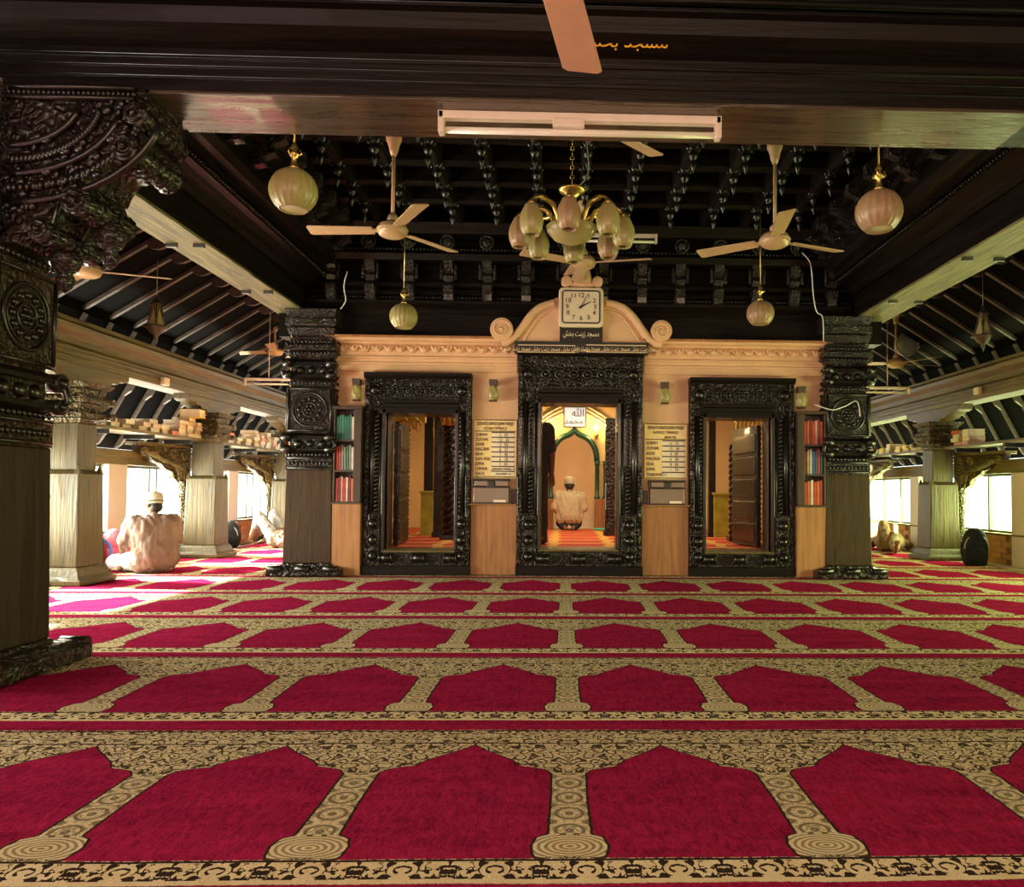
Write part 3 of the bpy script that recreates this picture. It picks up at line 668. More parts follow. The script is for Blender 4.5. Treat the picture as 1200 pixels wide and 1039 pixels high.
# coffered ceiling
ce = struct('ceiling', MB().box(-2.6, 2.95, 4.0, 8.4, 3.86, 3.95), MT('dark_y'))
part('near_ceiling', MB().box(-6.8, 7.2, YN, 3.95, 3.55, 3.65), MT('dark_x'), ce)
cxs = [0.17+0.43*k for k in range(-5, 6)]; cys = [4.36+0.45*k for k in range(8)]
for x in cxs: part('joist', MB().prism([(x-0.045, 3.86), (x-0.045, 3.73), (x-0.02, 3.69), (x+0.02, 3.69), (x+0.045, 3.73), (x+0.045, 3.86)], 'xz', 4.05, 8.2), MT('dark_y'), ce)
for y in cys: part('joist', MB().prism([(y-0.04, 3.86), (y-0.04, 3.74), (y-0.02, 3.71), (y+0.02, 3.71), (y+0.04, 3.74), (y+0.04, 3.86)], 'yz', -2.5, 2.85), MT('dark_x'), ce)
pm = MB().lathe((0, 0, 0), [(0.055, 0.05), (0.075, 0.03), (0.05, 0.0), (0.03, -0.03), (0.052, -0.055), (0.056, -0.075), (0.035, -0.10), (0.018, -0.12), (0.034, -0.15), (0.036, -0.165), (0.02, -0.19), (0.008, -0.22), (0.001, -0.235)], 10)
for q in range(4): pm.ell((cos(q*pi/2)*0.06, sin(q*pi/2)*0.06, 0.01), (0.022, 0.022, 0.035), 6, 4)
pme = pm.mesh('pendant'); pme.materials.append(MT('dark_z'))
fm = MB()
for q in range(8): fm.ell((cos(q*pi/4)*0.07, sin(q*pi/4)*0.07, 0), (0.028, 0.028, 0.016), 6, 4)
fm.ell((0, 0, -0.01), (0.035, 0.035, 0.025), 8, 5); fme = fm.mesh('ceiling_flower'); fme.materials.append(MT('dark_z'))
for i, x in enumerate(cxs):
    for j, y in enumerate(cys):
        o = bpy.data.objects.new('pendant', pme); COL.objects.link(o); o.parent = ce; o.location = (x, y, 3.70); o.scale = (0.8, 0.8, 0.85); o.rotation_euler = (0, 0, random.random()*0.5)
        if i < len(cxs)-1 and j < len(cys)-1:
            o = bpy.data.objects.new('ceiling_flower', fme); COL.objects.link(o); o.parent = ce; o.location = (x+0.215, y+0.225, 3.84)

# ---------------------------------------------------------------- sloped aisle roofs
def aisle_roof(side, s, xi, xo):
    """xi inner (high) edge, xo eave; s=-1 left"""
    sl = 0.62
    zi, zo = 3.86, 3.86-sl*abs(xo-xi)
    x1_, x0_ = xi, xo
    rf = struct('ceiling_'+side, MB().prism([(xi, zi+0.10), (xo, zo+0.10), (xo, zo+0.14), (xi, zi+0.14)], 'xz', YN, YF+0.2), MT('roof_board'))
    dx, dz = (xo-xi), (zo-zi); L = math.hypot(dx, dz); ux, uz = dx/L, dz/L; nx, nz = -uz*s*-1, 0
    n_ = Vector((uz, -ux)) if (-ux) < 0 else Vector((-uz, ux))       # pointing down
    mb = MB()
    def q(t, d): return (ux*t+n_.x*d, uz*t+n_.y*d)
    poly = [q(0, -0.1), q(0, -0.05)]
    tb = 1.02
    poly += [q(tb-0.17, -0.05)]+[q(tb+0.15*cos(a), -0.05+0.11*sin(a)) for a in [pi*(1-k/8) for k in range(9)]]+[q(tb+0.17, -0.05)]
    poly += [q(L, -0.05), q(L, -0.1)]
    mb.prism(poly, 'xz', -0.024, 0.024); me = mb.mesh('rafter'); me.materials.append(MT('rafter'))
    # lower, steeper eave over the window strip
    ex = xo+s*0.72; ez = 1.37
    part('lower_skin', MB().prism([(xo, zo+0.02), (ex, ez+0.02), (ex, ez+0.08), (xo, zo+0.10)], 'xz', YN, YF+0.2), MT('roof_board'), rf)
    d2 = Vector((ex-xo, 0, ez-zo)); mb2 = MB(); L2 = d2.length; d2.normalize(); n2 = Vector((-d2.z, 0, d2.x)); n2 = n2 if n2.z < 0 else -n2
    pr2 = [(0, 0), (0, 0.035), (L2*0.3, 0.035), (L2*0.36, 0.075), (L2*0.46, 0.075), (L2*0.52, 0.035), (L2*0.8, 0.035), (L2*0.86, 0.07), (L2*0.95, 0.06), (L2, 0.02), (L2, 0)]
    mb2.prism([(d2.x*a+n2.x*b_, d2.z*a+n2.z*b_) for a, b_ in pr2], 'xz', -0.024, 0.024); me2 = mb2.mesh('eave_rafter'); me2.materials.append(MT('rafter'))
    yy = 4.4
    while yy < 15.4:
        o = bpy.data.objects.new('eave_rafter', me2); COL.objects.link(o); o.parent = rf; o.location = (xo, yy, zo+0.03)
        o = bpy.data.objects.new('rafter', me); COL.objects.link(o); o.parent = rf; o.location = (xi, yy, zi); yy += 0.46
    return rf
aisle_roof('left', -1, -3.1, -5.0); aisle_roof('right', 1, 3.5, 5.4)
# gable infill between main beam and roof
struct('trim_1', MB().box(-3.12, -3.0, 4.0, 15.6, 3.3, 4.0).box(3.4, 3.52, 4.0, 15.6, 3.3, 4.0), MT('roof_board'))

# ---------------------------------------------------------------- room behind the doors
fi = 0.268
struct('floor_inner', MB().box(-3.0, 3.4, 8.58, 13.2, -0.02, fi-0.02), MT('slab'))
ic = single('inner_room_carpet', MB().box(-2.89, 3.29, 8.62, 12.89, fi-0.02, fi), MT('inner_carpet'), 'orange-red carpet with yellow lines on the raised floor behind the doorways', 'carpet', (0.16, 10.7, fi-0.02))
struct('wall_inner_left', MB().box(-3.0, -2.9, 8.58, 13.2, 0, 3.3), MT('inner_wall')); struct('wall_inner_right', MB().box(3.3, 3.4, 8.58, 13.2, 0, 3.3), MT('inner_wall'))
struct('ceiling_inner', MB().box(-3.0, 3.4, 8.58, 13.5, 3.2, 3.3), MT('dark_x'))
YB = 12.9
# mihrab wall with arched niche
ax, ah, az, at_ = 0.165, 0.345, 1.40, 1.84
N = 20
def ogee(k, w_, zs, zt):
    """pointed arch outline from left spring to right spring"""
    out = []
    for i in range(k+1):
        a = pi*(1-i/k); xx = cos(a)*w_; zz = zs+(zt-zs)*(sin(a)**0.85)*0.93 + (zt-zs)*0.12*max(0, 1-abs(xx)/w_*4)**1.5
        out.append((ax+xx, zz))
    return out
arch = ogee(N, ah, az, at_)
mw = MB()
mw.box(-2.95, ax-ah, YB, YB+0.15, 0, 3.2).box(ax+ah, 3.35, YB, YB+0.15, 0, 3.2)
for i in range(N):
    (xa, za), (xb, zb) = arch[i], arch[i+1]
    mw.add([(xa, YB, za), (xb, YB, zb), (xb, YB, 3.2), (xa, YB, 3.2), (xa, YB+0.15, za), (xb, YB+0.15, zb)], [(0, 1, 2, 3), (0, 4, 5, 1)])
mi = struct('wall_mihrab', mw, MT('inner_wall'))
nb = MB(); R_ = ah
vs = []
for i in range(17):
    a = pi*i/16
    for z_ in (0.2, 2.1): vs.append((ax-cos(a)*R_, YB+0.15+sin(a)*0.5, z_))
nb.add(vs, [(2*i, 2*i+2, 2*i+3, 2*i+1) for i in range(16)], True)
part('niche', nb, MT('niche'), mi)
part('green_arch', MB().tube([(x, YB-0.01, z) for x, z in ogee(24, ah+0.035, az, at_+0.05)], 0.05, 8).ell((ax, YB-0.02, at_+0.14), (0.035, 0.03, 0.06), 8, 6), MT('green_paint'), mi)
for cx_ in (ax-ah-0.04, ax+ah+0.04, ax+ah+0.18, ax-ah-0.18):
    cl = MB().lathe((cx_, YB-0.09, 0.77), [(0.05, 0), (0.05, 0.03), (0.036, 0.05), (0.036, 0.55), (0.05, 0.57), (0.04, 0.59), (0.06, 0.63)], 12)
    part('green_colonnette', cl, MT('green_paint'), mi)
for a, b_ in ((ax-ah-0.42, ax-ah), (ax+ah, ax+ah+0.42)): part('wood_plinth', MB().box(a, b_, YB-0.17, YB, fi, 0.77), MT('case_wood') if a > 3 else MT('wainscot'), mi, bev=0.006)
for pts in ([(-0.75, 1.93), (-0.62, 2.0), (-0.45, 2.08), (-0.25, 2.22), (0.0, 2.34), (ax, 2.37), (0.36, 2.33), (0.6, 2.2), (0.78, 2.07), (0.95, 2.0), (1.05, 1.93)],):
    for k in range(3):
        part('gable_rib', MB().tube(smooth_path([Vector((x, YB-0.03, z-0.065*k)) for x, z in pts], 5), 0.02, 6), MT('plaster_cream'), mi)
part('dark_beam', MB().box(-2.9, 3.3, YB-0.5, YB-0.2, 2.34, 2.75), MT('dark_carved'), mi)
# light-box panel
a = P(661, 477, Y=YB-0.1); b_ = P(686.5, 500.5, Y=YB-0.1)
lb = single('lit_panel', MB().box(a.x, b_.x, YB-0.14, YB-0.04, b_.z, a.z), MT('sign_glow'), 'white lit square panel with calligraphy above the green arch, seen through the central doorway', 'sign', ((a.x+b_.x)/2, YB-0.09, b_.z), bev=0.02)
part('frame', MB().tube([Vector((x_, YB-0.142, z_)) for x_, z_ in ((a.x, a.z), (b_.x, a.z), (b_.x, b_.z), (a.x, b_.z))], 0.012, 6, True), MT('metal_dark'), lb)
text(FE(0xFDF2), ((a.x+b_.x)/2+0.05, YB-0.145, (a.z*0.68+b_.z*0.32)), 0.17, MT('ink'), lb, name='calligraphy')
text(FE(0xFEAA, 0xFEE4, 0xFEA4, 0xFEE3), ((a.x+b_.x)/2-0.02, YB-0.145, (a.z*0.28+b_.z*0.72)), 0.14, MT('ink'), lb, name='calligraphy')
# small sconce lamps either side of the arch
for nm, px in (('left', 646), ('right', 699)):
    p = P(px, 506, Y=YB-0.12)
    t_ = thing('wall_lamp', 'small glowing wall lamp on the %s of the green arch, seen through the central doorway' % nm, 'lamp', (p.x, YB, p.z), 'lamps beside the green arch')
    part('bracket', MB().tube([(p.x, YB, p.z-0.02), (p.x, YB-0.1, p.z-0.05), (p.x, YB-0.12, p.z+0.02)], 0.012, 6).lathe((p.x, YB-0.12, p.z-0.13), [(0.001, 0), (0.03, 0.03), (0.04, 0.08), (0.02, 0.13)], 10), MT('brass'), t_)
    part('bulb', MB().ell((p.x, YB-0.12, p.z+0.07), (0.035, 0.035, 0.05), 10, 8), MT('bulb_glow'), t_)
    light('lamp_glow', 'POINT', (p.x, YB-0.22, p.z+0.09), (0, 0, 0), 11, (1.0, 0.62, 0.22), shadow_soft_size=0.05)
# dark carved pillar and teal cloth beyond the central door
def innerpillar(px, w_, z1, label, mat='dark_carved', Y=11.2, spiral=False, cap=True):
    p = P(px, 560, Y=Y); o = thing('inner_pillar', label, 'pillar', (p.x, Y, fi))
    mb = MB()
    if spiral:
        mb.cyl((p.x, Y, fi), (p.x, Y, z1), w_*0.42, n=14)
        for h_ in range(3): mb.tube([(p.x+cos(a*0.55+h_*2.1)*w_*0.42, Y+sin(a*0.55+h_*2.1)*w_*0.42, fi+a*(z1-fi)/60) for a in range(61)], w_*0.17, 6)
    else: mb.box(p.x-w_/2, p.x+w_/2, Y-w_/2, Y+w_/2, fi, z1)
    part('shaft', mb, MT(mat), o, bev=0 if spiral else 0.01)
    part('base', MB().box(p.x-w_*0.62, p.x+w_*0.62, Y-w_*0.62, Y+w_*0.62, fi, fi+0.07), MT('dark_z'), o, bev=0.01)
    if cap:
        c_ = MB().frus(p.x, Y, z1, z1+0.12, w_*0.5, w_*0.75)
        for k in range(6): c_.ell((p.x+(k % 3-1)*w_*0.4, Y-w_*0.6, z1+0.05+0.09*(k//3)), (w_*0.2, 0.04, 0.05), 8, 6)
        c_.box(p.x-w_, p.x+w_, Y-w_*0.7, Y+w_*0.7, z1+0.18, z1+0.28)
        part('capital', c_, MT('gold_carving'), o)
    return o
innerpillar(716, 0.17, 1.95, 'dark carved inner pillar right of the green arch, seen through the central doorway', cap=False, Y=11.0)
tc_ = MB(); 
for k in range(5): tc_.ell((0.63+0.06*k+0.1*(k % 2), 12.45+0.05*(k % 3), fi+0.015), (0.16, 0.12, 0.025), 12, 6)
single('folded_cloth', tc_, MT('teal_cloth'), 'teal cloth lying on the carpet right of the kneeling man', 'cloth', (0.75, 12.5, fi))
# through the left doorway
innerpillar(527, 0.17, 1.72, 'dark spiral pillar at the right edge of the left doorway view', Y=9.9, spiral=True)
innerpillar(503, 0.14, 2.1, 'dark plain pillar in the left doorway view, behind the lime cupboard', Y=11.6, mat='dark_z')
innerpillar(516.5, 0.16, 1.9, 'dark square pillar in the left doorway view, second from its right edge', Y=10.4, mat='dark_fine')
innerpillar(862, 0.16, 1.50, 'dark spiral pillar standing in the middle of the right doorway view', Y=9.9, spiral=True, cap=False)
innerpillar(834, 0.10, 1.95, 'dark slim pillar near the left edge of the right doorway view', Y=10.8, mat='dark_z')
def cupboard(px0, px1, pyt, Y, label):
    a = P(px0, pyt, Y=Y); b_ = P(px1, pyt, Y=Y); o = thing('cupboard', label, 'cupboard', ((a.x+b_.x)/2, Y+0.15, fi))
    part('body', MB().box(a.x, b_.x, Y, Y+0.3, fi, a.z-0.03), MT('lime_panel'), o, bev=0.005)
    part('top', MB().box(a.x-0.02, b_.x+0.02, Y-0.02, Y+0.32, a.z-0.03, a.z), MT('lime_panel'), o, bev=0.005)
cupboard(493, 513, 575, 10.7, 'yellow-green low cupboard seen through the left doorway')
cupboard(837, 854, 577, 10.7, 'yellow-green low cupboard seen through the right doorway')
def doorleaf(hx, ang, w_, z0, z1, label, y=8.62):
    o = thing('door_leaf', label, 'door', (hx, y, z0))
    M_ = Matrix.Translation((hx, y, 0)) @ Matrix.Rotation(ang, 4, 'Z')
    mb = MB(); mb.M = M_; mb.box(0, w_, -0.025, 0.025, z0, z1); part('panel', mb, MT('dark_fine'), o, bev=0.004)
    mb = MB(); mb.M = M_
    for q in range(5): mb.box(0.05, w_-0.05, -0.04, 0.04, z0+0.05+q*(z1-z0-0.1)/5, z0+0.05+(q+0.82)*(z1-z0-0.1)/5)
    part('raised_field', mb, MT('dark_z'), o, bev=0.008)
    mb = MB(); mb.M = M_
    for q in range(24): mb.ell((w_-0.02, -0.035, z0+0.04+q*(z1-z0-0.08)/23), (0.012, 0.012, 0.012), 6, 4); mb.ell((0.02, -0.035, z0+0.04+q*(z1-z0-0.08)/23), (0.012, 0.012, 0.012), 6, 4)
    part('stud_row', mb, MT('steel'), o, kind='stuff')
doorleaf(-1.87, radians(93), 0.75, 0.28, 1.66, 'dark open door leaf inside the left doorway, on its left side')
doorleaf(2.20, radians(99), 0.75, 0.28, 1.66, 'dark open door leaf inside the right doorway, on its right side')
# gold carved cresting high in the side views
for px, lab in ((480, 'gold carved bracket high in the left doorway view'), (880, 'gold carved bracket high in the right doorway view')):
    p = P(px, 500, Y=10.0); mb = MB()
    for k in range(7): mb.tube([(p.x-0.16+0.05*k+0.03*cos(a*0.5), 10.0-0.02*k, p.z+0.02*(k % 3)+0.07*sin(a*0.5)) for a in range(11)], 0.016, 6)
    mb.box(p.x-0.2, p.x+0.2, 9.98, 10.1, p.z+0.06, p.z+0.16).box(p.x-0.03, p.x+0.03, 9.99, 10.08, p.z+0.1, 3.2)
    single('carved_bracket', mb, MT('gold_carving'), lab, 'bracket', (p.x, 10, p.z))
# ============================================================ PILLARS
def medallion(mb, c, axis, r):
    """carved rosette lying on a face; axis = face normal axis"""
    def at(u, w, d=0.0): return (c[0]+u, c[1]+d*c[3], c[2]+w) if axis == 'y' else (c[0]+d*c[3], c[1]+u, c[2]+w)
    mb.ring(at(0, 0), r, r*0.07, axis, 28, 6).ring(at(0, 0), r*0.84, r*0.035, axis, 28, 5).ring(at(0, 0), r*0.42, r*0.06, axis, 20, 5)
    for q in range(12):
        t = q*pi/6; mb.ell(at(cos(t)*r*0.64, sin(t)*r*0.64), (r*0.13,)*3, 8, 5)
    for q in range(6):
        t = q*pi/3; mb.ell(at(cos(t)*r*0.22, sin(t)*r*0.22), (r*0.10,)*3, 8, 5)
    mb.ell(at(0, 0), (r*0.12,)*3, 8, 6)
def big_pillar(cx, cy, hw, label, faces, lower='pillar_brown', basew=0.38, inward=0, carvemat='dark_fine', bx=None):
    o = thing('carved_pillar', label, 'pillar', (cx, cy, 0), 'big square carved pillars')
    b = MB().frus(cx, cy, 0.0, 0.075, basew, basew).frus(cx, cy, 0.075, 0.10, basew*0.97, basew*0.82).frus(cx, cy, 0.10, 0.125, hw*1.12, hw*1.05)
    part('base', b, MT('dark_carved'), o, bev=0.012)
    sc = MB()
    for f in (-1, 1):
        for q in (-1, 0, 1):
            sc.cyl((cx+q*basew*0.75-0.07, cy+f*basew*0.97, 0.075), (cx+q*basew*0.75+0.07, cy+f*basew*0.97, 0.075), 0.035, n=10)
    part('base_scroll', sc, MT('dark_z'), o)
    part('shaft', MB().frus(cx, cy, 0.125, 1.10, hw*1.03, hw*0.97), MT(lower), o, bev=0.01)
    part('carved_band', MB().box(cx-hw*0.98, cx+hw*0.98, cy-hw*0.98, cy+hw*0.98, 1.10, 1.24), MT(carvemat), o)
    part('core', MB().box(cx-hw*0.86, cx+hw*0.86, cy-hw*0.86, cy+hw*0.86, 1.24, 2.70), MT(carvemat), o)
    pn = MB().box(cx-hw*0.99, cx+hw*0.99, cy-hw*0.99, cy+hw*0.99, 1.50, 1.97)
    part('panel_block', pn, MT(carvemat), o, bev=0.006)
    md = MB(); fr = MB(); dn = MB(); z0 = 1.735
    for ax_, sg in faces:
        if ax_ == 'y': medallion(md, (cx, cy+sg*hw, z0, sg), 'y', hw*0.72)
        else: medallion(md, (cx+sg*hw, cy, z0, sg), 'x', hw*0.72)
        e = hw*0.9
        for z in (1.515, 1.955, 1.12, 1.225):
            if ax_ == 'y': fr.cyl((cx-e, cy+sg*hw, z), (cx+e, cy+sg*hw, z), 0.012, n=6)
            else: fr.cyl((cx+sg*hw, cy-e, z), (cx+sg*hw, cy+e, z), 0.012, n=6)
        for sd in (-1, 1):
            if ax_ == 'y': fr.cyl((cx+sd*e, cy+sg*hw, 1.515), (cx+sd*e, cy+sg*hw, 1.955), 0.012, n=6)
            else: fr.cyl((cx+sg*hw, cy+sd*e, 1.515), (cx+sg*hw, cy+sd*e, 1.955), 0.012, n=6)
        for z in (1.17, 1.26, 2.02, 2.33, 2.45):
            for q in range(11):
                t = -e+2*e*(q+0.5)/11
                if ax_ == 'y': dn.ell((cx+t, cy+sg*hw*(1.0 if z < 2.3 else 1.1), z), (hw*0.065, 0.012, hw*0.08), 6, 5)
                else: dn.ell((cx+sg*hw*(1.0 if z < 2.3 else 1.1), cy+t, z), (0.012, hw*0.065, hw*0.08), 6, 5)
    part('medallion', md, MT('dark_z'), o, label='round carved rosette')
    part('panel_border', fr, MT('dark_z'), o)
    part('bead_row', dn, MT('dark_z'), o, kind='stuff')
    # two tiers of mouldings with scrolled ears at the corners
    for z0 in (1.27, 2.05):
        t = MB()
        t.frus(cx, cy, z0, z0+0.03, hw*0.88, hw*1.02).frus(cx, cy, z0+0.03, z0+0.055, hw*1.02, hw*1.02)
        t.frus(cx, cy, z0+0.16, z0+0.185, hw*1.04, hw*1.04).frus(cx, cy, z0+0.185, z0+0.215, hw*1.04, hw*0.9)
        part('moulding_tier', t, MT('dark_x'), o, bev=0.004)
        for sx_ in (-1, 1):
            for sy_ in (-1, 1):
                e = MB(); ex, ey = cx+sx_*hw*0.95, cy+sy_*hw*0.95
                for dz, r in ((0.045, 0.042), (0.17, 0.05)):
                    e.cyl((ex-sx_*0.05, ey+sy_*0.045, z0+dz), (ex+sx_*0.03, ey+sy_*0.045, z0+dz), r, n=12).ell((ex+sx_*0.035, ey+sy_*0.045, z0+dz), (0.02, r*0.6, r*0.6), 8, 6)
                e.tube([(ex+sx_*0.01, ey+sy_*0.05, z0+0.03), (ex+sx_*0.05, ey+sy_*0.06, z0+0.08), (ex+sx_*0.035, ey+sy_*0.055, z0+0.13), (ex+sx_*0.02, ey+sy_*0.05, z0+0.18)], 0.02, 6)
                part('scroll_ear', e, MT('dark_z'), o)
        nc = MB()
        for ax_, sg in faces:
            for q in range(3):
                t_ = (-0.5+q*0.5)*hw
                if ax_ == 'y': nc.ell((cx+t_, cy+sg*hw*0.87, z0+0.105), (hw*0.17, 0.03, 0.04), 10, 6)
                else: nc.ell((cx+sg*hw*0.87, cy+t_, z0+0.105), (0.03, hw*0.17, 0.04), 10, 6)
        part('cushion_row', nc, MT('dark_z'), o)
    cap = MB().frus(cx, cy, 2.28, 2.34, hw*0.9, hw*1.1).frus(cx, cy, 2.36, 2.42, hw*1.1, hw*1.1).frus(cx, cy, 2.42, 2.50, hw*0.85, hw*1.0).frus(cx, cy, 2.52, 2.60, hw*0.95, hw*1.05).frus(cx, cy, 2.62, 2.70, hw*1.08, hw*1.08)
    cap.frus(cx, cy, 2.70, 2.80, hw*1.0, hw*1.12)
    part('capital', cap, MT('dark_fine'), o, bev=0.008)
    return o
midL = big_pillar(-2.68, 8.38, 0.245, 'big carved square pillar left of the doorway wall, beside the bookcase with green books', [('y', -1), ('x', 1), ('x', -1)])
midR = big_pillar(3.04, 8.38, 0.245, 'big carved square pillar right of the doorway wall, beside the bookcase with red books', [('y', -1), ('x', 1), ('x', -1)])
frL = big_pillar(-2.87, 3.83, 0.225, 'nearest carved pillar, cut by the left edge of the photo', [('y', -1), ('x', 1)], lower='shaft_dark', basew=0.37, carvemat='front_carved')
frR = big_pillar(3.28, 3.83, 0.225, 'carved bracket and pillar at the right edge of the photo under the front beam', [('x', -1)], basew=0.37)
def bracket_cap(o, cx, s, cy=3.85, q_=0.72):
    """scrolled bracket under the front beam reaching into the bay by ~1 m"""
    x = lambda d: cx+s*d*q_
    poly = [(x(0.0), 2.80), (x(1.02), 2.80), (x(1.05), 2.72), (x(0.98), 2.62), (x(1.03), 2.55), (x(0.94), 2.50)]
    poly += [(x(0.80-0.34*sin(a)*0.55), 2.48-0.30*(1-cos(a))) for a in (0.0, 0.35, 0.7, 1.0)]
    poly += [(x(0.62), 2.36), (x(0.66), 2.29), (x(0.60), 2.22), (x(0.50), 2.24), (x(0.46), 2.14), (x(0.38), 2.08), (x(0.30), 2.12), (x(0.22), 2.05), (x(0.0), 2.05)]
    part('bracket', MB().prism(poly, 'xz', cy-0.20, cy+0.18), MT('dark_carved'), o, bev=0.01)
    for k in range(5):
        r = 0.62-0.085*k; c0 = (x(0.18), 2.80)
        pts = [Vector((c0[0]+s*r*1.15*sin(a), cy-0.21, c0[1]-0.07-r*0.8*cos(a))) for a in [0.0+0.15*q for q in range(10)]]
        m_ = MB()
        if k % 2 == 0: m_.tube(pts, 0.018, 6)
        else:
            for q in range(1, 28):
                a = 0.05*q; m_.ell((c0[0]+s*r*1.15*sin(a), cy-0.21, c0[1]-0.07-r*0.8*cos(a)), (0.017, 0.022, 0.026), 6, 4)
        part('carved_arc', m_, MT('dark_z'), o)
    sw = MB()
    for dd, zz, r in ((0.93, 2.50, 0.06), (0.62, 2.24, 0.06), (0.40, 2.10, 0.05), (0.99, 2.66, 0.05)):
        sw.lathe((x(dd), cy-0.235, zz), [(r*(1+0.22*math.sin(k*1.9)), k*0.017) for k in range(26)], 12, 'y').ring((x(dd), cy-0.235, zz), r*0.7, 0.012, 'y', 14, 5).ell((x(dd), cy-0.24, zz), (r*0.35,)*3, 8, 6)
    part('scroll', sw, MT('dark_carved'), o)
    fo = MB()
    for q in range(90):
        dd = random.uniform(0.05, 0.98); zz = random.uniform(2.12+0.38*max(0, dd-0.1), 2.52+0.1*dd) if dd < 0.75 else random.uniform(2.52, 2.74)
        fo.ell((x(dd), cy-0.205, zz), (random.uniform(.012, .035), 0.022, random.uniform(.012, .03)), 6, 4)
    part('foliage_relief', fo, MT('dark_z'), o, kind='stuff')
    tp = MB()
    for z_ in (2.735, 2.785): tp.cyl((x(-0.3), cy-0.215, z_), (x(0.98), cy-0.215, z_), 0.014, n=6)
    for q in range(40): tp.ell((x(-0.28+q*0.032), cy-0.21, 2.76), (0.013, 0.013, 0.016), 6, 4)
    part('upper_border', tp, MT('dark_z'), o)
    # hanging lotus bud
    for dd, yy in ((0.66, cy+0.02), (0.36, cy+0.02)):
        part('hanging_bud', MB().lathe((x(dd), yy, 2.20 if dd > 0.5 else 2.08), [(0.03, 0.04), (0.06, 0.0), (0.075, -0.05), (0.055, -0.10), (0.03, -0.12), (0.045, -0.15), (0.03, -0.19), (0.001, -0.22)], 12), MT('dark_fine'), o)
bracket_cap(frL, -2.75, 1); bracket_cap(frR, 3.28, -1)
# cream scalloped corbel strips on the outer side of the middle pillars
for o, s, cx in ((midL, -1, -2.68), (midR, 1, 3.04)):
    e = cx+s*0.27; mb = MB()
    pts = [(e, 2.0), (e, 2.62), (e+s*0.02, 2.62), (e+s*0.09, 2.56), (e+s*0.05, 2.50), (e+s*0.10, 2.44), (e+s*0.06, 2.38), (e+s*0.12, 2.33), (e+s*0.03, 2.24), (e+s*0.03, 2.2), (e+s*0.05, 2.1), (e+s*0.02, 2.0)]
    mb.prism(pts, 'xz', 8.46, 8.56); part('plaster_strip', mb, MT('plaster_cream'), o, bev=0.004, label='pale scalloped plaster strip')

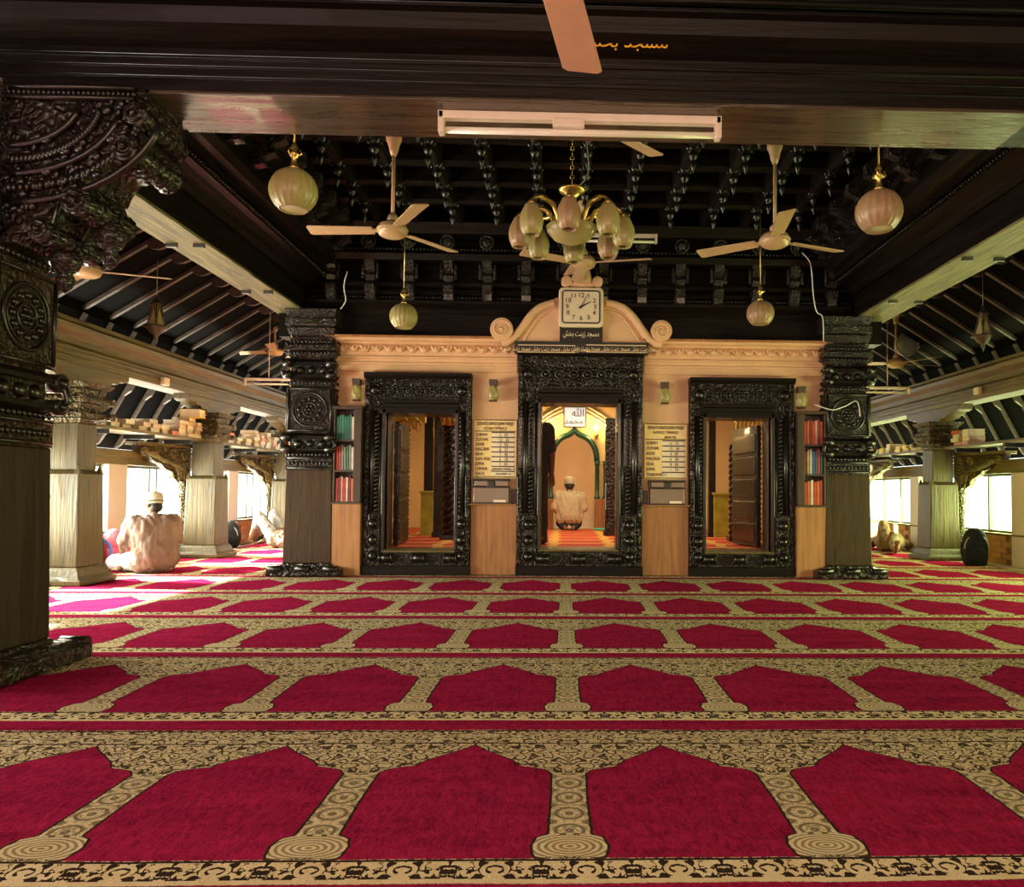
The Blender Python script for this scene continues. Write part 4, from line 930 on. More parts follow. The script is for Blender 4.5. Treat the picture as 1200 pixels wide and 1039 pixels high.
# ---------------------------------------------------------------- smaller aisle pillars
def aisle_pillar(cx, cy, s, label, bracket=True, rot=0.0, bare=False):
    """s = direction of the window wall"""
    o = thing('aisle_pillar', label, 'pillar', (cx, cy, 0), 'aisle pillars')
    bw = 0.29
    b = MB().frus(cx, cy, 0, 0.05, bw, bw).frus(cx, cy, 0.05, 0.08, bw*0.95, bw*0.86).frus(cx, cy, 0.08, 0.13, bw*0.86, bw*0.80).frus(cx, cy, 0.13, 0.16, bw*0.80, 0.21)
    part('base', b, MT('aged_z'), o, bev=0.008)
    part('lower_shaft', MB().frus(cx, cy, 0.16, 1.02, 0.205, 0.19).frus(cx, cy, 1.02, 1.06, 0.19, 0.155), MT('aged_z'), o, bev=0.012)
    tips = MB()
    for sx_ in (-1, 1):
        for sy_ in (-1, 1): tips.frus(cx+sx_*0.165, cy+sy_*0.165, 1.02, 1.10, 0.028, 0.004)
    part('corner_leaf', tips, MT('aged_z'), o)
    part('upper_shaft', MB().box(cx-0.145, cx+0.145, cy-0.145, cy+0.145, 1.06, 1.50), MT('aged_z'), o, bev=0.01)
    c = MB()
    for (z0, z1, a, b_) in ((1.50, 1.54, 0.15, 0.20), (1.55, 1.60, 0.21, 0.21), (1.61, 1.68, 0.16, 0.22), (1.69, 1.74, 0.235, 0.235), (1.75, 1.82, 0.18, 0.20), (1.83, 1.88, 0.22, 0.25)): c.frus(cx, cy, z0, z1, a, b_)
    part('capital', c, MT('aged_carved'), o, bev=0.006)
    e = MB()
    for sx_ in (-1, 1):
        for sy_ in (-1, 1):
            for z_ in (1.58, 1.72): e.cyl((cx+sx_*0.2, cy+sy_*0.23, z_), (cx+sx_*0.25, cy+sy_*0.23, z_), 0.038, n=10)
    part('scroll_ear', e, MT('aged_carved'), o)
    z_ = 2.06
    pl = [(cy-0.75, z_), (cy+0.75, z_), (cy+0.74, z_-0.06), (cy+0.66, z_-0.085), (cy+0.60, z_-0.075), (cy+0.54, z_-0.115), (cy+0.47, z_-0.11), (cy+0.40, z_-0.15), (cy+0.30, z_-0.15), (cy+0.24, z_-0.19)]
    pl += [(2*cy-y, z) for y, z in pl[::-1]][:8]
    part('head_plate', MB().prism(pl, 'yz', cx-0.10, cx+0.10), MT('aged_y'), o, bev=0.005)
    if bracket:
        # colonnette on the window side with a scrolled bracket leaning out over it
        kx = cx+s*0.285; ky = cy-0.05
        co = MB().lathe((kx, ky, 0.10), [(0.10, 0.0), (0.085, 0.05), (0.065, 0.09), (0.055, 0.16), (0.058, 0.30), (0.068, 0.62), (0.05, 0.64), (0.085, 0.68), (0.09, 0.72), (0.07, 0.74), (0.055, 0.76), (0.09, 0.80), (0.10, 0.83)], 12)
        co.frus(kx, ky, 0.0, 0.10, 0.14, 0.11); part('colonnette', co, MT('aged_carved'), o)
        br = MB(); dirv = Vector((s*0.30, -0.95, 0)).normalized(); nrm = Vector((dirv.y, -dirv.x, 0))
        org = Vector((cx+s*0.25, cy-0.02, 0)); L_ = 0.86
        M_ = Matrix(((dirv.x, nrm.x, 0, org.x), (dirv.y, nrm.y, 0, org.y), (0, 0, 1, 0), (0, 0, 0, 1)))
        br.M = M_
        prof = [(0.0, 0.93), (0.10, 0.92), (0.14, 1.0), (0.20, 0.97), (0.27, 1.02), (0.30, 1.10), (0.40, 1.13), (0.48, 1.20), (0.58, 1.22), (0.66, 1.28), (0.76, 1.30), (0.84, 1.36), (0.86, 1.42), (0.0, 1.42)]
        br.prism(prof, 'xz', -0.045, 0.045); part('bracket', br, MT('aged_carved'), o, bev=0.008)
        sc = MB(); sc.M = M_
        for k in range(4):
            for f in (-0.055, 0.055):
                pts = smooth_path([Vector((0.06+0.05*k, f, 0.98+0.03*k)), Vector((0.12+0.05*k, f, 1.12+0.02*k)), Vector((0.30+0.05*k, f, 1.20+0.02*k)), Vector((0.50+0.06*k, f, 1.26+0.02*k)), Vector((0.60+0.06*k, f, 1.36))], 4)
                sc.tube(pts, 0.022, 6)
        for (u, z2, r) in ((0.16, 1.04, 0.05), (0.12, 1.30, 0.07), (0.76, 1.35, 0.045), (0.30, 1.34, 0.05)):
            for f in (-0.055, 0.055): sc.ring((u, f, z2), r, 0.014, 'y', 14, 5).ring((u, f, z2), r*0.45, 0.012, 'y', 10, 5)
        part('scroll_relief', sc, MT('soffit_y'), o)
        tp = MB(); tp.M = M_; tp.box(-0.05, L_+0.04, -0.10, 0.10, 1.42, 1.46); part('bracket_board', tp, MT('aged_y'), o, bev=0.004)
    return o
LX, RX = -4.72, 5.18
aisle_pillar(LX+0.05, 7.42, -1, 'weathered aisle pillar just right of the nearest pillar, beside the blue backpack', bracket=False)
aisle_pillar(LX, 10.32, -1, 'weathered pillar with scrolled bracket right of the seated man in the left aisle')
aisle_pillar(LX, 13.25, -1, 'weathered bracketed pillar far back in the left aisle beside the raised knees')
aisle_pillar(RX, 10.5, 1, 'weathered pillar with scrolled bracket in the right aisle, beside the black bag')
aisle_pillar(RX-0.3, 13.3, 1, 'bracketed pillar far back in the right aisle, partly hidden by the big pillar')
for s, cx, lab in ((-1, -5.0, 'left'), (1, 5.4, 'right')):
    cx = LX-0.02 if s < 0 else RX+0.02
    h = 0.14
    pr = [(cx-h, 2.06), (cx+h, 2.06), (cx+h, 2.22), (cx+h-0.02, 2.24), (cx+h-0.02, 2.30), (cx+h+0.05, 2.36), (cx+h+0.06, 2.41), (cx+h+0.02, 2.44), (cx+h+0.02, 2.48), (cx-h-0.02, 2.48), (cx-h-0.02, 2.44), (cx-h-0.06, 2.41), (cx-h-0.05, 2.36), (cx-h+0.02, 2.30), (cx-h+0.02, 2.24), (cx-h, 2.22)]
    o = thing('aisle_beam', 'weathered moulded beam carried by the %s aisle pillars' % lab, 'beam', (cx, 9, 2.06), 'aisle beams')
    part('timber', MB().prism(pr, 'xz', 2.0, 15.6), MT('aged_y'), o, bev=0.006)
    for z_, r in ((2.12, 0.010), (2.17, 0.008), (2.205, 0.010)):
        part('bead_moulding', MB().cyl((cx-s*(h+0.002), 2.0, z_), (cx-s*(h+0.002), 15.6, z_), r, n=6), MT('aged_y'), o)
    # small switch box on the beam
    sp = P(192, 447, X=cx-s*(h+0.01)) if s < 0 else P(1147, 458, X=cx-s*(h+0.01))
    single('switch_box', MB().box(*sorted((cx-s*h, cx-s*(h+0.05))), sp.y-0.06, sp.y+0.06, sp.z-0.045, sp.z+0.045), MT('fitting'), 'small white junction box on the weathered beam of the %s aisle' % lab, 'junction box', (cx-s*h, sp.y, sp.z-0.045), 'junction boxes', bev=0.008)
# book planks along the aisles
def plank(cx, y0, y1, z, label):
    o = thing('book_plank', label, 'shelf', (cx, (y0+y1)/2, z), 'planks with book stacks')
    part('board', MB().box(cx-0.17, cx+0.17, y0, y1, z, z+0.035), MT('aged_y'), o, bev=0.004)
    for y in (y0+0.3, (y0+y1)/2, y1-0.3): part('bearer', MB().box(cx-0.16, cx+0.16, y-0.03, y+0.03, z-0.05, z), MT('dark_x'), o)
    return o
plank(LX-0.12, 7.70, 10.06, 1.50, 'plank with book stacks between the first two weathered pillars of the left aisle')
plank(LX-0.12, 10.58, 12.99, 1.50, 'plank with book stacks between the bracketed pillars deep in the left aisle')
plank(RX+0.12, 10.76, 13.03, 1.50, 'plank with books between the bracketed pillars of the right aisle')
plank(RX+0.12, 7.4, 10.24, 1.50, 'plank over the nearest window of the right aisle')
BK = {}
def bookproto(mat, w_, d_, h_):
    key = (mat, round(w_, 3), round(d_, 3), round(h_, 3))
    if key not in BK:
        cov = MB().box(-w_/2, w_/2, -d_/2, d_/2, 0, 0.003).box(-w_/2, w_/2, -d_/2, d_/2, h_-0.003, h_).box(-w_/2, -w_/2+0.003, -d_/2, d_/2, 0, h_).mesh('cover')
        pg = MB().box(-w_/2+0.003, w_/2-0.006, -d_/2+0.006, d_/2-0.006, 0.003, h_-0.003).mesh('pages')
        cov.materials.append(MT(mat)); pg.materials.append(MT('paper')); BK[key] = (cov, pg)
    return BK[key]
def place_book(mat, w_, d_, h_, loc, rot, label, group):
    cov, pg = bookproto(mat, w_, d_, h_)
    o = bpy.data.objects.new('book', None); COL.objects.link(o); o.location = loc; o.rotation_euler = rot; tag(o, label, 'book', group)
    for nm, me in (('cover', cov), ('pages', pg)):
        c = bpy.data.objects.new(nm, me); COL.objects.link(c); c.parent = o
ORD = ['first', 'second', 'third', 'fourth', 'fifth', 'sixth', 'seventh', 'eighth', 'ninth', 'tenth']
def stacks(cx, ys, z, side, where, cols):
    for si, (y, n) in enumerate(ys):
        for k in range(n):
            m_ = random.choice(cols); h_ = 0.05
            place_book(m_, 0.22, 0.17, h_, (cx+random.uniform(-.02, .02), y+random.uniform(-.015, .015), z+0.035+k*h_), (0, 0, random.choice((0, pi))+random.uniform(-.12, .12)),
                       '%s book from the plank up, %s pile %s' % (ORD[k], ORD[si], where), 'book piles '+where)
warmc = ['book_tan', 'book_white', 'book_orange', 'book_tan', 'book_pink', 'book_white']
stacks(LX-0.1, [(7.95, 1), (8.18, 2), (8.42, 2), (8.75, 2), (8.98, 3), (9.2, 2), (9.42, 1), (9.62, 4), (9.83, 5), (10.04, 4)], 1.50, -1, 'from the left on the nearer left-aisle plank', warmc)
stacks(LX-0.1, [(10.75, 2), (11.0, 3), (11.3, 2), (11.6, 2), (11.9, 5), (12.15, 4), (12.4, 5), (12.7, 4)], 1.50, -1, 'from the left on the farther left-aisle plank', warmc)
for k in range(2): place_book('book_yellow', 0.24, 0.20, 0.05, (LX+0.02, 9.84-0.01*k, 1.785+0.05*k), (0, 0, 0.1), ('lower', 'upper')[k]+' bright yellow book beside the bracketed pillar of the left aisle', 'yellow books in the left aisle')
stacks(RX+0.1, [(11.0, 2), (11.25, 2), (11.5, 2), (11.8, 2), (12.1, 3), (12.4, 2), (12.8, 2)], 1.50, 1, 'from the right on the farther right-aisle plank', ['book_tan', 'book_yellow', 'book_white'])
stacks(RX+0.1, [(9.75, 4), (9.98, 4)], 1.50, 1, 'from the right on the nearer right-aisle plank', ['book_pink', 'book_red', 'book_white'])

# ---------------------------------------------------------------- bookcases beside the doors
def bookcase(x0, x1, rows, side, inner):
    y0, y1 = YW-0.16, YW
    o = thing('bookcase', 'narrow wall bookcase with three shelves of books at the %s end of the doorway wall' % side, 'bookcase', ((x0+x1)/2, YW-0.08, 0.76), 'bookcases on the doorway wall')
    part('side', MB().box(x0, x0+0.02, y0, y1, 0.77, 1.74), MT('case_wood'), o, bev=0.003); part('side', MB().box(x1-0.02, x1, y0, y1, 0.77, 1.74), MT('case_wood'), o, bev=0.003)
    if inner < 0: dj = (x0, x0+0.075)
    else: dj = (x1-0.075, x1)
    part('face_board', MB().box(dj[0], dj[1], y0-0.02, y0, 0.77, 1.74), MT('case_wood'), o, bev=0.003)
    part('back', MB().box(x0, x1, y1-0.012, y1-0.002, 0.77, 1.74), MT('case_wood'), o)
    part('top', MB().box(x0-0.01, x1+0.01, y0-0.03, y1, 1.74, 1.775), MT('case_wood'), o, bev=0.004)
    zs = [0.77, 1.10, 1.42]
    for z in zs: part('shelf', MB().box(x0+0.02, x1-0.02, y0, y1-0.01, z-0.02, z), MT('case_wood'), o)
    a = x0+(0.085 if inner < 0 else 0.025); b_ = x1-(0.085 if inner > 0 else 0.025)
    ords = ['first', 'second', 'third', 'fourth', 'fifth', 'sixth', 'seventh', 'eighth']
    for ri, (z, row) in enumerate(zip(zs, rows)):
        w_ = (b_-a)/len(row)
        for k, c_ in enumerate(row):
            hh = 0.245+0.02*((k*7+ri*3) % 3)/2; x = a+w_*(k+0.5)
            place_book('book_'+c_, 0.13, hh, w_*0.93, (x-w_*0.465, y0+0.085, z+hh/2), (pi/2, 0, pi/2),
                       '%s book, %s from the left on the %s shelf of the %s bookcase' % (c_, ords[k], ('bottom', 'middle', 'top')[ri], side), 'books in the %s bookcase' % side)
    # cupboard below
    cb = thing('low_cupboard', 'brown wooden cupboard under the %s bookcase' % side, 'cupboard', ((x0+x1)/2, YW-0.09, 0), 'cupboards under the bookcases')
    part('body', MB().box(x0, x1-0.0, y0, y1, 0, 0.745), MT('wainscot'), cb, bev=0.004)
    part('top', MB().box(x0-0.01, x1+0.005, y0-0.015, y1, 0.745, 0.765), MT('case_wood'), cb, bev=0.003)
bookcase(-2.43, -2.135, [['red', 'maroon', 'pink', 'red', 'white', 'maroon', 'orange'], ['red', 'red', 'grey', 'grey', 'green', 'grey', 'white'], ['teal', 'teal', 'green', 'teal', 'teal', 'green', 'white']], 'left', 1)
bookcase(2.49, 2.80, [['red', 'orange', 'white', 'red', 'orange', 'red'], ['maroon', 'tan', 'white', 'blue', 'blue', 'red', 'teal'], ['red', 'orange', 'maroon', 'red', 'pink', 'maroon', 'red']], 'right', -1)

# ---------------------------------------------------------------- steel boxes on the pier ledges
def steelbox(x0, x1, label, s):
    o = thing('steel_box', label, 'box', ((x0+x1)/2, YW-0.08, 0.757), 'steel boxes on the wooden piers')
    part('body', MB().box(x0, x1, YW-0.145, YW-0.01, 0.765, 0.93), MT('steel'), o, bev=0.006)
    part('foot_rail', MB().box(x0, x1, YW-0.148, YW-0.14, 0.757, 0.775), MT('black'), o)
    part('lid_frame', MB().box(x0-0.015, x1+0.01, YW-0.14, YW-0.01, 0.93, 0.94).box(x0-0.015, x1+0.01, YW-0.15, YW-0.02, 1.005, 1.022).box(x0-0.015, x0, YW-0.14, YW-0.02, 0.93, 1.005), MT('black'), o, bev=0.003)
    part('lid_plate', MB().box(x0+0.01, x0+0.15, YW-0.14, YW-0.12, 0.945, 1.0).box(x1-0.14, x1-0.01, YW-0.14, YW-0.12, 0.945, 1.0), MT('steel'), o, bev=0.004)
    part('hasp', MB().box((x0+x1)/2-0.035, (x0+x1)/2+0.035, YW-0.15, YW-0.05, 0.925, 1.0), MT('black'), o, bev=0.006)
    part('label_plate', MB().box(x1-0.16, x1-0.03, YW-0.15, YW-0.143, 0.775, 0.80), MT('fitting'), o)
steelbox(-0.96, -0.585, 'steel box with black lid frame on the wooden pier left of the central doorway', -1)
steelbox(0.92, 1.285, 'steel box with black lid frame on the wooden pier right of the central doorway', 1)
single('switch_plate', MB().box(-0.565, -0.505, YW-0.06, YW, 0.76, 0.91), MT('case_wood'), 'brown electrical box right of the left steel box', 'box', (-0.535, YW, 0.757), bev=0.004)
single('switch_plate', MB().box(0.845, 0.90, YW-0.06, YW, 0.76, 0.91), MT('case_wood'), 'brown electrical box left of the right steel box', 'box', (0.87, YW, 0.757), bev=0.004)
# ---------------------------------------------------------------- timing boards
def timing(x0, x1, z0, z1, zh, head, rows, label):
    cx = (x0+x1)/2; o = thing('timing_board', label, 'sign', (cx, YW, z0), 'prayer timing boards')
    yb = YW-0.03; w_ = x1-x0
    part('board', MB().box(x0, x1, yb, YW-0.001, z0, z1), MT('sign_cream'), o, bev=0.003)
    for z in (z0+0.012, zh, z1-0.006): part('rule', MB().box(x0+0.01, x1-0.01, yb-0.003, yb+0.002, z-0.004, z+0.004), MT('ink'), o)
    zz = z1-0.045
    for k, (txt, sz) in enumerate(head):
        text(txt, (cx+(0.05 if k == 2 else 0), yb-0.003, zz), sz, MT('ink'), o, sx=0.55 if k == 0 else 0.8); zz -= 0.052
    n = len(rows); dz = (zh-z0-0.03)/n
    for k, (nm, v) in enumerate(rows):
        z = zh-0.012-dz*(k+0.5)
        text(nm, (x0+0.02, yb-0.003, z), 0.050, MT('ink'), o, 'LEFT', sx=0.8)
        part('time_slot', MB().box(x0+w_*0.42, x1-0.025, yb-0.004, yb+0.001, z-dz*0.44, z+dz*0.36), MT('sign_strip'), o)
        part('rule', MB().box(x0+w_*0.42, x1-0.02, yb-0.005, yb+0.001, z+dz*0.36, z+dz*0.36+0.012), MT('ink'), o)
        if v: text(v, (x0+w_*0.70, yb-0.006, z-0.004), 0.046 if len(v) < 9 else 0.032, MT('ink'), o, sx=0.85 if len(v) < 9 else 0.75)
timing(-0.975, -0.515, 1.035, 1.66, 1.535, [('ZEENATH BAKSH JUMA MASJID', 0.052), ('AZAN TIMINGS', 0.045)],
       [('SUBAH', '5   05'), ('ZUHAR', '12   35'), ('ASAR', '3   50'), ('MAGRIB', '6   27'), ('ISHA', '7   45'), ('SUN RISE', '6   18'), ('JUMA', '1   05'), ('LUNAR', 'JAMADIUL AWWAL 14'), ('DATE', 'DECEMBER  12')],
       'yellow board of AZAN TIMINGS on the pier left of the central doorway')
timing(0.865, 1.325, 1.035, 1.635, 1.465, [('ZEENATH BAKSH JUMA MASJID', 0.052), ('NAMAZ TIMINGS', 0.045), ('(JAMATH)', 0.036)],
       [('SUBAH', '6   15'), ('ZUHAR', '12   50'), ('ASAR', '4   05'), ('MAGRIB', '6   30'), ('ISHA', '8   00'), ('JUMA', '1   10'), ('THARAVEEH', '')],
       'yellow board of NAMAZ TIMINGS on the pier right of the central doorway')
# ---------------------------------------------------------------- wall lamps with twisted shades
def sconce(px, py, label):
    p = P(px, py, Y=YW-0.12); o = thing('wall_lamp', label, 'lamp', (p.x, YW, p.z-0.13), 'wall lamps with twisted shades')
    part('wall_arm', MB().box(p.x-0.018, p.x+0.018, YW-0.10, YW, p.z+0.06, p.z+0.10), MT('case_wood'), o, bev=0.004)
    part('holder', MB().frus(p.x, YW-0.12, p.z+0.045, p.z+0.12, 0.036, 0.045), MT('case_wood'), o, bev=0.004)
    sh = MB(); n = 16; prof = [(0.040, 0.05), (0.050, 0.02), (0.058, -0.02), (0.056, -0.06), (0.045, -0.10)]
    vs = []
    for k, (r, h) in enumerate(prof):
        for i in range(n):
            t = 2*pi*i/n+k*0.5; rr = r*(1+0.10*cos(4*(2*pi*i/n))); vs.append((p.x+cos(t)*rr, YW-0.12+sin(t)*rr, p.z+h))
    sh.add(vs, [(k*n+i, k*n+(i+1) % n, (k+1)*n+(i+1) % n, (k+1)*n+i) for k in range(4) for i in range(n)], True); sh.add(vs[-n:], [tuple(range(n))])
    part('twisted_shade', sh, MT('opal_yellow'), o)
    part('bottom_ring', MB().box(p.x-0.042, p.x+0.042, YW-0.162, YW-0.078, p.z-0.112, p.z-0.10), MT('case_wood'), o, bev=0.003)
sconce(578, 458, 'twisted glass wall lamp above the AZAN TIMINGS board')
sconce(779, 461, 'twisted glass wall lamp above the NAMAZ TIMINGS board')
sconce(418, 457, 'twisted glass wall lamp above the left bookcase')
sconce(939, 466, 'twisted glass wall lamp above the right bookcase')
# ---------------------------------------------------------------- clock
a = P(655, 336, Y=YW-0.22); b_ = P(707, 383, Y=YW-0.22); cx, cz = (a.x+b_.x)/2, (a.z+b_.z)/2; hw_, hh = (b_.x-a.x)/2, (a.z-b_.z)/2
ck = thing('wall_clock', 'square cream wall clock with rounded corners on the plaster gable', 'clock', (cx, YW-0.05, b_.z))
def rrect(cx, cz, hw_, hh, r, n=5):
    out = []
    for (sx_, sz_, a0) in ((1, 1, 0), (-1, 1, pi/2), (-1, -1, pi), (1, -1, 1.5*pi)):
        for k in range(n+1):
            t = a0+k*pi/2/n; out.append((cx+sx_*(hw_-r)+cos(t)*r, cz+sz_*(hh-r)+sin(t)*r))
    return out
yc_ = YW-0.22
part('case', MB().prism(rrect(cx, cz, hw_, hh, 0.05), 'xz', yc_, YW-0.12), MT('clock_face'), ck, bev=0.012)
part('dark_rim', MB().tube([Vector((x, yc_-0.002, z)) for x, z in rrect(cx, cz, hw_-0.04, hh-0.04, 0.03)], 0.008, 5, True), MT('ink'), ck)
part('dial', MB().prism(rrect(cx, cz, hw_-0.045, hh-0.045, 0.025), 'xz', yc_-0.004, yc_+0.01), MT('clock_face'), ck)
for h_ in range(1, 13):
    t = pi/2-h_*pi/6; k = 1/max(abs(cos(t)), abs(sin(t)))**0.6
    text(str(h_), (cx+cos(t)*(hw_-0.085)*k*0.97, yc_-0.006, cz+sin(t)*(hh-0.085)*k*0.97), 0.068, MT('ink'), ck, name='numeral')
for (t, L_, r) in ((pi/2-radians(62), 0.115, 0.007), (pi/2-radians(27), 0.155, 0.0035)):
    part('hand', MB().cyl((cx-0.025*cos(t), yc_-0.010, cz-0.025*sin(t)), (cx+L_*cos(t), yc_-0.010, cz+L_*sin(t)), r*1.5, r*0.5, 6).ell((cx, yc_-0.01, cz), (0.014, 0.006, 0.014), 8, 5), MT('ink'), ck)

# ---------------------------------------------------------------- fans
def fan(c, ztop, angs, label, mat='fan_cream', R_=0.66, pitch=12, rodmat=None, group='ceiling fans'):
    o = thing('ceiling_fan', label, 'fan', c, group); x, y, z = c
    part('motor', MB().lathe(c, [(0.03, 0.075), (0.06, 0.065), (0.10, 0.045), (0.115, 0.02), (0.118, -0.01), (0.105, -0.035), (0.08, -0.05), (0.05, -0.058), (0.001, -0.06)], 24).ring((x, y, z+0.005), 0.118, 0.006, 'z', 24, 5), MT(mat), o)
    part('rod', MB().cyl((x, y, z+0.07), (x, y, ztop-0.04), 0.014, n=10), MT(rodmat or mat), o)
    part('canopy', MB().lathe((x, y, ztop), [(0.02, -0.16), (0.035, -0.12), (0.045, -0.07), (0.062, -0.03), (0.062, 0.0)], 16), MT(rodmat or mat), o)
    part('lower_cup', MB().lathe((x, y, z+0.07), [(0.045, 0.0), (0.038, 0.04), (0.016, 0.07)], 14), MT(mat), o)
    for a in angs:
        a = radians(a); M_ = Matrix.Translation((x, y, z)) @ Matrix.Rotation(a, 4, 'Z') @ Matrix.Rotation(radians(pitch), 4, 'X')
        b1 = MB(); b1.M = M_; b1.box(0.09, 0.17, -0.022, 0.022, -0.006, 0.004); arm = None
        b2 = MB(); b2.M = M_; b2.prism([(0.15, -0.052), (R_-0.015, -0.066), (R_, -0.05), (R_, 0.05), (R_-0.015, 0.066), (0.15, 0.052)], 'xy', -0.004, 0.004)
        bl = part('blade', b2, MT(mat), o, bev=0.002); part('blade_arm', b1, MT(mat), bl)
c = P(460, 270, Y=6.0); fan(tuple(c), 3.68, [178, 52, -60], 'cream ceiling fan with pink rod left of the chandelier', rodmat='fan_pink')
c = P(908, 282, Y=6.0); fan(tuple(c), 3.68, [22, 145, 262], 'pinkish ceiling fan right of the chandelier, one blade pointing at the camera')
c = P(684, 308, Y=7.35); fan(tuple(c), 3.70, [-14, 208, 95], 'small far ceiling fan half hidden behind the chandelier')
c = P(640, 120, Y=4.55); fan((0.10, 4.6, 3.17), 3.70, [45, 165, 285], 'ceiling fan mostly hidden behind the front beam, one blade showing right of the chandelier chain', R_=0.72)
fan((-0.10, 1.62, 2.27), 3.55, [80, 200, 320], 'nearest ceiling fan, one pink blade hanging in from the top edge of the photo', mat='fan_pink', R_=0.86, pitch=10)
c = P(100, 317, Y=6.3); fan(tuple(c), 3.3, [20, 140, 262], 'ceiling fan in the left aisle just right of the nearest pillar', R_=0.62)
c = P(322, 412, Y=11.3); fan(tuple(c), 3.35, [10, 165, 285], 'far ceiling fan in the left aisle beside the big middle pillar', R_=0.66)
c = P(1050, 426, Y=10.2); fan(tuple(c), 3.35, [12, 176, 300], 'ceiling fan in the right aisle beside the big right pillar', R_=0.66)
# ---------------------------------------------------------------- globe lamps
def globe(px, py, Y, zc, label, mat, r=0.125):
    p = P(px, py, Y=Y); o = thing('globe_lamp', label, 'lamp', tuple(p), 'hanging globe lamps')
    prof = [(0.066, -0.098), (0.074, -0.105)]+[(sin(a)*r, -cos(a)*r) for a in [0.68+0.2*k for k in range(12)]]+[(0.03, 0.122), (0.02, 0.13)]
    part('globe', MB().lathe(p, prof, 72, ribs=18, amp=0.03), MT(mat), o)
    part('neck', MB().lathe(p+Vector((0, 0, 0.12)), [(0.035, 0), (0.02, 0.02), (0.012, 0.06), (0.025, 0.075), (0.03, 0.085), (0.012, 0.10), (0.02, 0.12), (0.006, 0.15)], 10), MT('brass'), o)
    t = MB()
    for k in range(3):
        a = k*2.1; t.tube([(p.x+cos(a)*0.012, p.y+sin(a)*0.012, p.z+0.19), (p.x+cos(a)*0.04, p.y+sin(a)*0.04, p.z+0.205), (p.x+cos(a)*0.03, p.y+sin(a)*0.03, p.z+0.23)], 0.005, 5)
    part('crown', t, MT('brass'), o)
    part('cord', MB().cyl((p.x, p.y, p.z+0.26), (p.x, p.y, zc), 0.0045, n=6), MT('brass'), o)
globe(344, 224, 4.2, 3.70, 'large yellowish ribbed globe lamp at upper left under the front beam', 'opal_yellow')
globe(1030, 248, 4.2, 3.70, 'large pinkish ribbed globe lamp at upper right under the front beam', 'opal_pink')
globe(473, 371, 7.1, 3.62, 'small ribbed globe lamp hanging below the left ceiling fan', 'opal_yellow')
globe(891, 367, 7.1, 3.62, 'small ribbed globe lamp hanging below the right ceiling fan', 'opal_pink')
# ---------------------------------------------------------------- chandelier
c = Vector((0.035, 5.0, 2.60)); o = thing('chandelier', 'brass chandelier with eight opal shades in the middle of the ceiling', 'chandelier', tuple(c))
part('bowl', MB().lathe(c+Vector((0, 0, 0.0)), [(0.001, -0.075), (0.06, -0.07), (0.12, -0.045), (0.16, 0.0), (0.17, 0.03), (0.165, 0.035), (0.10, 0.02), (0.02, 0.02)], 28), MT('opal_yellow'), o)
part('stem', MB().lathe(c, [(0.02, 0.02), (0.03, 0.06), (0.018, 0.10), (0.045, 0.14), (0.02, 0.18), (0.035, 0.23), (0.05, 0.255), (0.085, 0.27), (0.09, 0.285), (0.03, 0.30), (0.01, 0.32)], 18), MT('brass'), o)
ch = MB()
for k in range(29): ch.ring((c.x, c.y, c.z+0.335+k*0.032), 0.013, 0.0032, 'y' if k % 2 else 'x', 8, 4)
part('chain', ch, MT('brass'), o)
part('canopy', MB().lathe((c.x, c.y, 3.80), [(0.01, -0.05), (0.04, -0.03), (0.06, 0.0), (0.06, 0.07)], 14), MT('brass'), o)
part('flex', MB().tube(smooth_path([c+Vector((0.03, 0, 0.30)), c+Vector((0.10, 0, 0.38)), c+Vector((0.10, 0, 0.55)), c+Vector((0.05, 0, 0.9)), c+Vector((0.0, 0, 1.1))]), 0.004, 5), MT('wire'), o)
for k in range(8):
    a = -pi/2-0.06+k*pi/4; d = Vector((cos(a), sin(a), 0)); q = c+d*0.34
    ar = part('arm', MB().tube(smooth_path([c+d*0.04+Vector((0, 0, 0.04)), c+d*0.12+Vector((0, 0, 0.10)), c+d*0.22+Vector((0, 0, 0.17)), c+d*0.31+Vector((0, 0, 0.15)), q+Vector((0, 0, 0.10))]), 0.010, 6)
         .tube(smooth_path([c+d*0.10+Vector((0, 0, 0.02)), c+d*0.16+Vector((0, 0, 0.14)), c+d*0.26+Vector((0, 0, 0.16))]), 0.016, 6), MT('brass'), o)
    part('shade', MB().lathe(q, [(0.04, 0.095), (0.048, 0.075), (0.068, 0.03), (0.073, -0.01), (0.066, -0.06), (0.048, -0.10), (0.043, -0.10), (0.055, -0.05)], 40, ribs=10, amp=0.04), MT('opal_yellow' if k % 3 else 'opal_pink'), o)
    part('shade_cap', MB().lathe(q+Vector((0, 0, 0.095)), [(0.03, 0), (0.024, 0.02), (0.008, 0.035)], 10), MT('brass'), ar)
# ---------------------------------------------------------------- tube light on the front beam
a = P(512, 143, Y=3.78); b_ = P(847, 153, Y=3.78)
o = thing('tube_light', 'long white tube light fixed under the front beam', 'lamp', ((a.x+b_.x)/2, 3.78, 2.80))
zt = 2.80
part('batten', MB().box(a.x, b_.x, 3.80, 3.845, zt-0.04, zt), MT('fitting'), o, bev=0.005)
part('tube', MB().cyl((a.x+0.03, 3.84, zt-0.085), (b_.x-0.03, 3.84, zt-0.085), 0.017, n=14), MT('tube_glass'), o)
for x in (a.x, b_.x-0.03): part('end_holder', MB().box(x, x+0.03, 3.80, 3.86, zt-0.11, zt), MT('fitting'), o, bev=0.006)
part('choke_box', MB().box((a.x+b_.x)/2-0.14, (a.x+b_.x)/2+0.02, 3.79, 3.83, zt-0.075, zt-0.03), MT('fitting'), o, bev=0.008)
